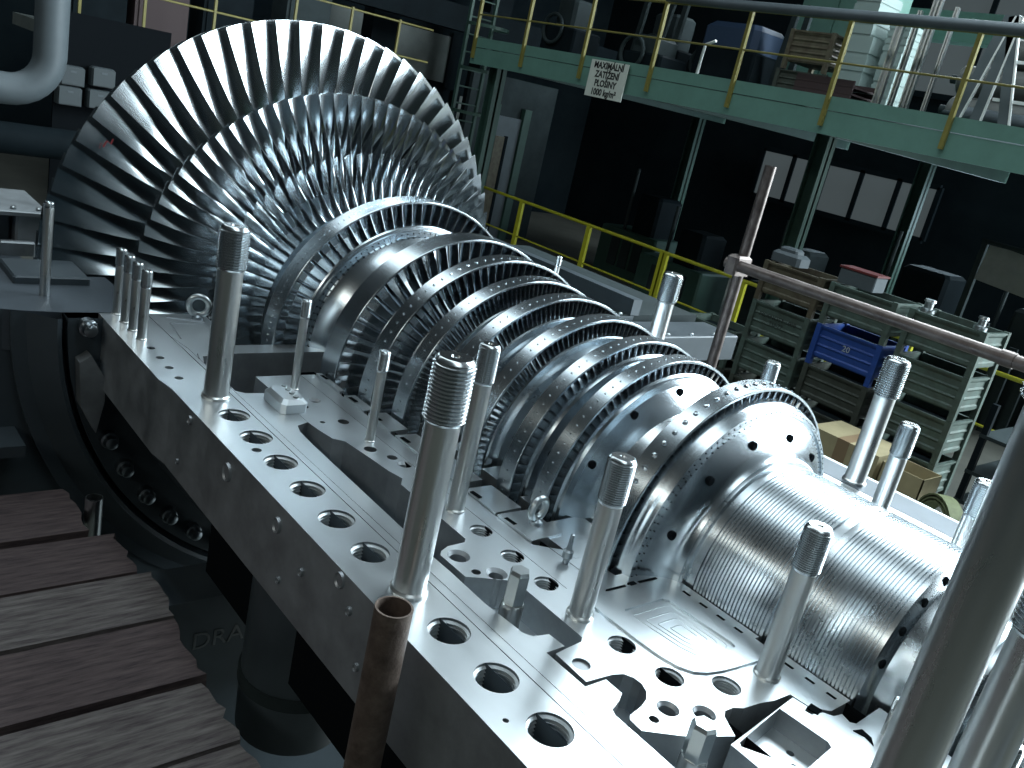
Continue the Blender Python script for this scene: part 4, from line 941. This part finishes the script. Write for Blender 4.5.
# yellow railing on the floor
YR = -9.75; RZ = -0.62
fr = thing('floor_railing', 'lime yellow railing on the floor beyond the rotor', 'railing', (8.0, YR, FZ))
P = [bz((520, 206), RZ), bz((590, 225), RZ), bz((665, 247), RZ)]
MB().tube([(-7.5, 0, RZ - FZ), (5.2, 0, RZ - FZ)], 0.024, 10).obj('top_rail', 'yellow2', fr, True)
MB().tube([(-7.5, 0, RZ - FZ - 0.58), (5.2, 0, RZ - FZ - 0.58)], 0.014, 8).obj('mid_rail', 'yellow2', fr, True)
for px in ((522, 204), (590, 225), (665, 247), (668, 248)):
    x = by(px, YR)[0]
    MB().box((x - 8.0 - 0.04, -0.025, 0), (x - 8.0 + 0.04, 0.025, RZ - FZ)).obj('post', 'yellow2', fr)
for x in (6.5, 4.2, 2.2): MB().box((x - 8.0 - 0.03, -0.025, 0), (x - 8.0 + 0.03, 0.025, RZ - FZ)).obj('post', 'yellow2', fr)

# ------------------------------------------------------------------ far end of the hall
XF = 17.5
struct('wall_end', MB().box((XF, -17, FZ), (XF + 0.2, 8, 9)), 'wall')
def farpt(px, x=XF): p = bx(px, x); return p
k = 1
for quad in (((395, 22), (455, 40), (440, 82), (388, 60)), ((318, 0), (375, 14), (368, 42), (312, 20)), ((455, 95), (520, 112), (512, 150), (452, 130))):
    pts = [farpt(q, XF - 0.06) for q in quad]; ys = [p[1] for p in pts]; zs = [p[2] for p in pts]
    w = struct('window_%d' % (10 + k), MB().box((XF - 0.05, min(ys), min(zs)), (XF - 0.01, max(ys), max(zs))), 'panel'); k += 1
    for yy in (min(ys), max(ys)): MB().box((XF - 0.12, yy - 0.1, min(zs) - 0.1), (XF - 0.05, yy + 0.1, max(zs) + 0.1)).obj('window_frame', 'dmach', w)
a = farpt((280, 0), 15.0); b = farpt((470, 60), 15.0)
o = MB().bar((15.0, -4.5, a[2] + 0.5), (15.0, -17.0, a[2] + 0.5), 0.4, 0.45).obj('crane_girder', 'dmach'); tag(o, 'dark crane girder running across the far end of the hall', 'girder', kind='structure')
for i, y in enumerate((-9.6, -12.3)):
    struct('trim_%d' % (i + 1), MB().box((15.9, y - 0.28, FZ), (16.3, y + 0.28, 8.5)), 'dmach')
# ladder cage at the end of the gallery
ld = thing('cage_ladder', 'dark caged ladder at the left end of the gallery', 'ladder', (12.9, -9.6, FZ))
for y in (-0.25, 0.25): MB().box((-0.03, y - 0.025, 0), (0.03, y + 0.025, 4.4)).obj('rail', 'dgreen', ld)
for i in range(15): MB().tube([(0, -0.25, 0.2 + i * 0.28), (0, 0.25, 0.2 + i * 0.28)], 0.014, 6).obj('rung', 'dgreen', ld)
for i in range(4): MB().lathe([(0, 0.36), (0.05, 0.36), (0.05, 0.345), (0, 0.345), (0, 0.36)], 16, 'z', o=(-0.22, 0, 1.6 + i * 0.7), a0=PI * 0.25, a1=PI * 1.75).obj('cage_hoop', 'dgreen', ld)
# open door; the light behind it is put into a grey panel
XD = 13.6
def dpt(px): return bx(px, XD)
dw = struct('wall_partition', MB().box((XD + 0.02, -12.3, FZ), (XD + 0.12, -10.2, 1.25)), 'dmach2')
pts = [dpt(q) for q in ((498, 116), (522, 122), (502, 203), (478, 195))]
d1 = struct('door_1', MB().box((XD - 0.04, min(p[1] for p in pts) + 0.05, FZ), (XD + 0.0, max(p[1] for p in pts) - 0.05, 0.55)), 'gpipe')
c = np.mean([p[1] for p in pts])
MB().box((XD - 0.07, c + 0.05, FZ), (XD - 0.045, max(p[1] for p in pts) - 0.08, 0.18)).obj('door_leaf', 'crate2', d1)
MB().box((XD - 0.08, c - 0.02, FZ), (XD - 0.045, c + 0.05, 0.2)).obj('door_jamb', 'dmach', d1)
MB().box((XD - 0.10, min(p[1] for p in pts) - 0.12, FZ), (XD + 0.01, min(p[1] for p in pts) + 0.05, 0.75)).obj('door_frame', 'dgreen', d1)
MB().box((XD - 0.10, max(p[1] for p in pts) - 0.05, FZ), (XD + 0.01, max(p[1] for p in pts) + 0.12, 0.75)).obj('door_frame', 'dgreen', d1)
# far platform with yellow railing on the left
fp = thing('far_platform', 'dusty concrete platform with thin railing behind the big blades', 'platform', (12.0, -4.5, FZ))
MB().box((0, -3.6, 2.20), (3.0, 1.45, 2.36)).obj('deck_slab', 'panel', fp)
MB().box((0.8, -3.6, 0), (1.0, 1.3, 2.2)).obj('support_wall', 'dmach', fp)
for y in (1.36, 0.62, -0.25, -1.35, -2.2, -3.0):
    MB().box((0.02, y - 0.016, 2.2), (0.052, y + 0.016, 3.45)).obj('post', 'yellow', fp)
for z in (2.95, 3.42): MB().tube([(0.04, -3.6, z), (0.04, 1.42, z)], 0.014, 6).obj('rail', 'yellow', fp, True)
for i, (y, h, mm) in enumerate(((0.9, 1.3, 'dmach'), (0.1, 1.0, 'brown'), (-0.8, 1.4, 'dmach'), (-2.0, 1.2, 'dmach2'))):
    t = thing('switch_cabinet', ['grey', 'brown', 'dark', 'pale'][i] + ' cabinet standing on the far platform', 'cabinet', (13.2, -4.5 + y, FZ + 2.36), 0, 'cabinets on the far platform')
    MB().box((-0.25, -0.35, 0), (0.25, 0.35, h)).obj('cabinet_body', mm, t); MB().box((-0.27, -0.30, 0.08), (-0.25, 0.30, h - 0.08)).obj('cabinet_door', mm, t)
# big grey pipe with elbow
gq = thing('duct_pipe', 'thick grey pipe with an elbow at the upper left corner', 'pipe', (9.5, -2.2, FZ))
a = bx((51, 40), 9.5)
pts = [(0, a[1] + 2.2, 6.0), (0, a[1] + 2.2, 2.20)] + [(0, a[1] + 2.2 + 0.35 * (1 - math.cos(t_)), 2.20 - 0.35 * math.sin(t_)) for t_ in (0.2, 0.4, 0.6, 0.8, 1.0, 1.2, 1.4, 1.57)] + [(0, a[1] + 2.2 + 1.6, 1.85)]
MB().tube(pts, 0.145, 24).obj('pipe_wall', 'gpipe', gq, True)
MB().tube([(0, a[1] + 2.2, 3.1), (0, a[1] + 2.2, 3.16)], 0.16, 24).obj('pipe_band', 'gpipe', gq, True)
MB().tube([(0, a[1] + 2.2 + 1.3, 0), (0, a[1] + 2.2 + 1.3, 1.75)], 0.06, 12).obj('pipe_stand', 'dmach', gq, True)
o = MB().tube([(10.3, -3.4, 0), (10.3, 2.0, 0)], 0.16, 20).obj('low_pipe', 'dmach', None, True); p = bx((25, 140), 10.3); o.location = (0, 0, p[2]); tag(o, 'dim horizontal pipe low at the left edge', 'pipe')
# electrical boxes on a rack
rk = thing('box_rack', 'dark rack carrying four grey switch boxes at the upper left', 'rack', (10.9, -3.1, FZ))
MB().box((0.06, -0.75, 0), (0.10, 0.45, 2.6)).obj('rack_plate', 'black', rk)
lb = ['upper left', 'lower left', 'upper right', 'lower right']
for i, q in enumerate(((73, 76), (70, 96), (104, 78), (100, 100))):
    p = bx(q, 10.8)
    t = thing('switch_box', lb[i] + ' grey switch box of the four beside the big blades', 'switch box', (10.8, p[1], p[2]), 0, 'four grey switch boxes')
    MB().bbox((0.0, -0.125, -0.100), (0.16, 0.125, 0.100), 0.02).obj('box_body', 'box', t)
    MB().box((-0.012, -0.11, -0.09), (0.0, 0.11, 0.09)).obj('box_cover', 'box', t)
    MB().box((-0.016, -0.03, 0.035), (-0.011, 0.03, 0.055)).obj('box_label', 'gpipe', t)
# rear sheet of hall clutter behind the blades
for i, (y, w, h) in enumerate(((-9.2, 0.7, 2.2), (-10.6, 0.4, 1.6))):
    t = thing('tool_cupboard', ['wide dark cupboard behind the large blades', 'narrow dark cupboard near the caged ladder'][i], 'cupboard', (15.3, y, FZ))
    MB().box((-0.3, -w, 0), (0.3, w, h)).obj('cupboard_body', 'dmach', t); MB().box((-0.32, -w + 0.05, 0.1), (-0.3, -0.01, h - 0.1)).obj('cupboard_door', 'dmach2', t); MB().box((-0.32, 0.01, 0.1), (-0.3, w - 0.05, h - 0.1)).obj('cupboard_door', 'dmach2', t)
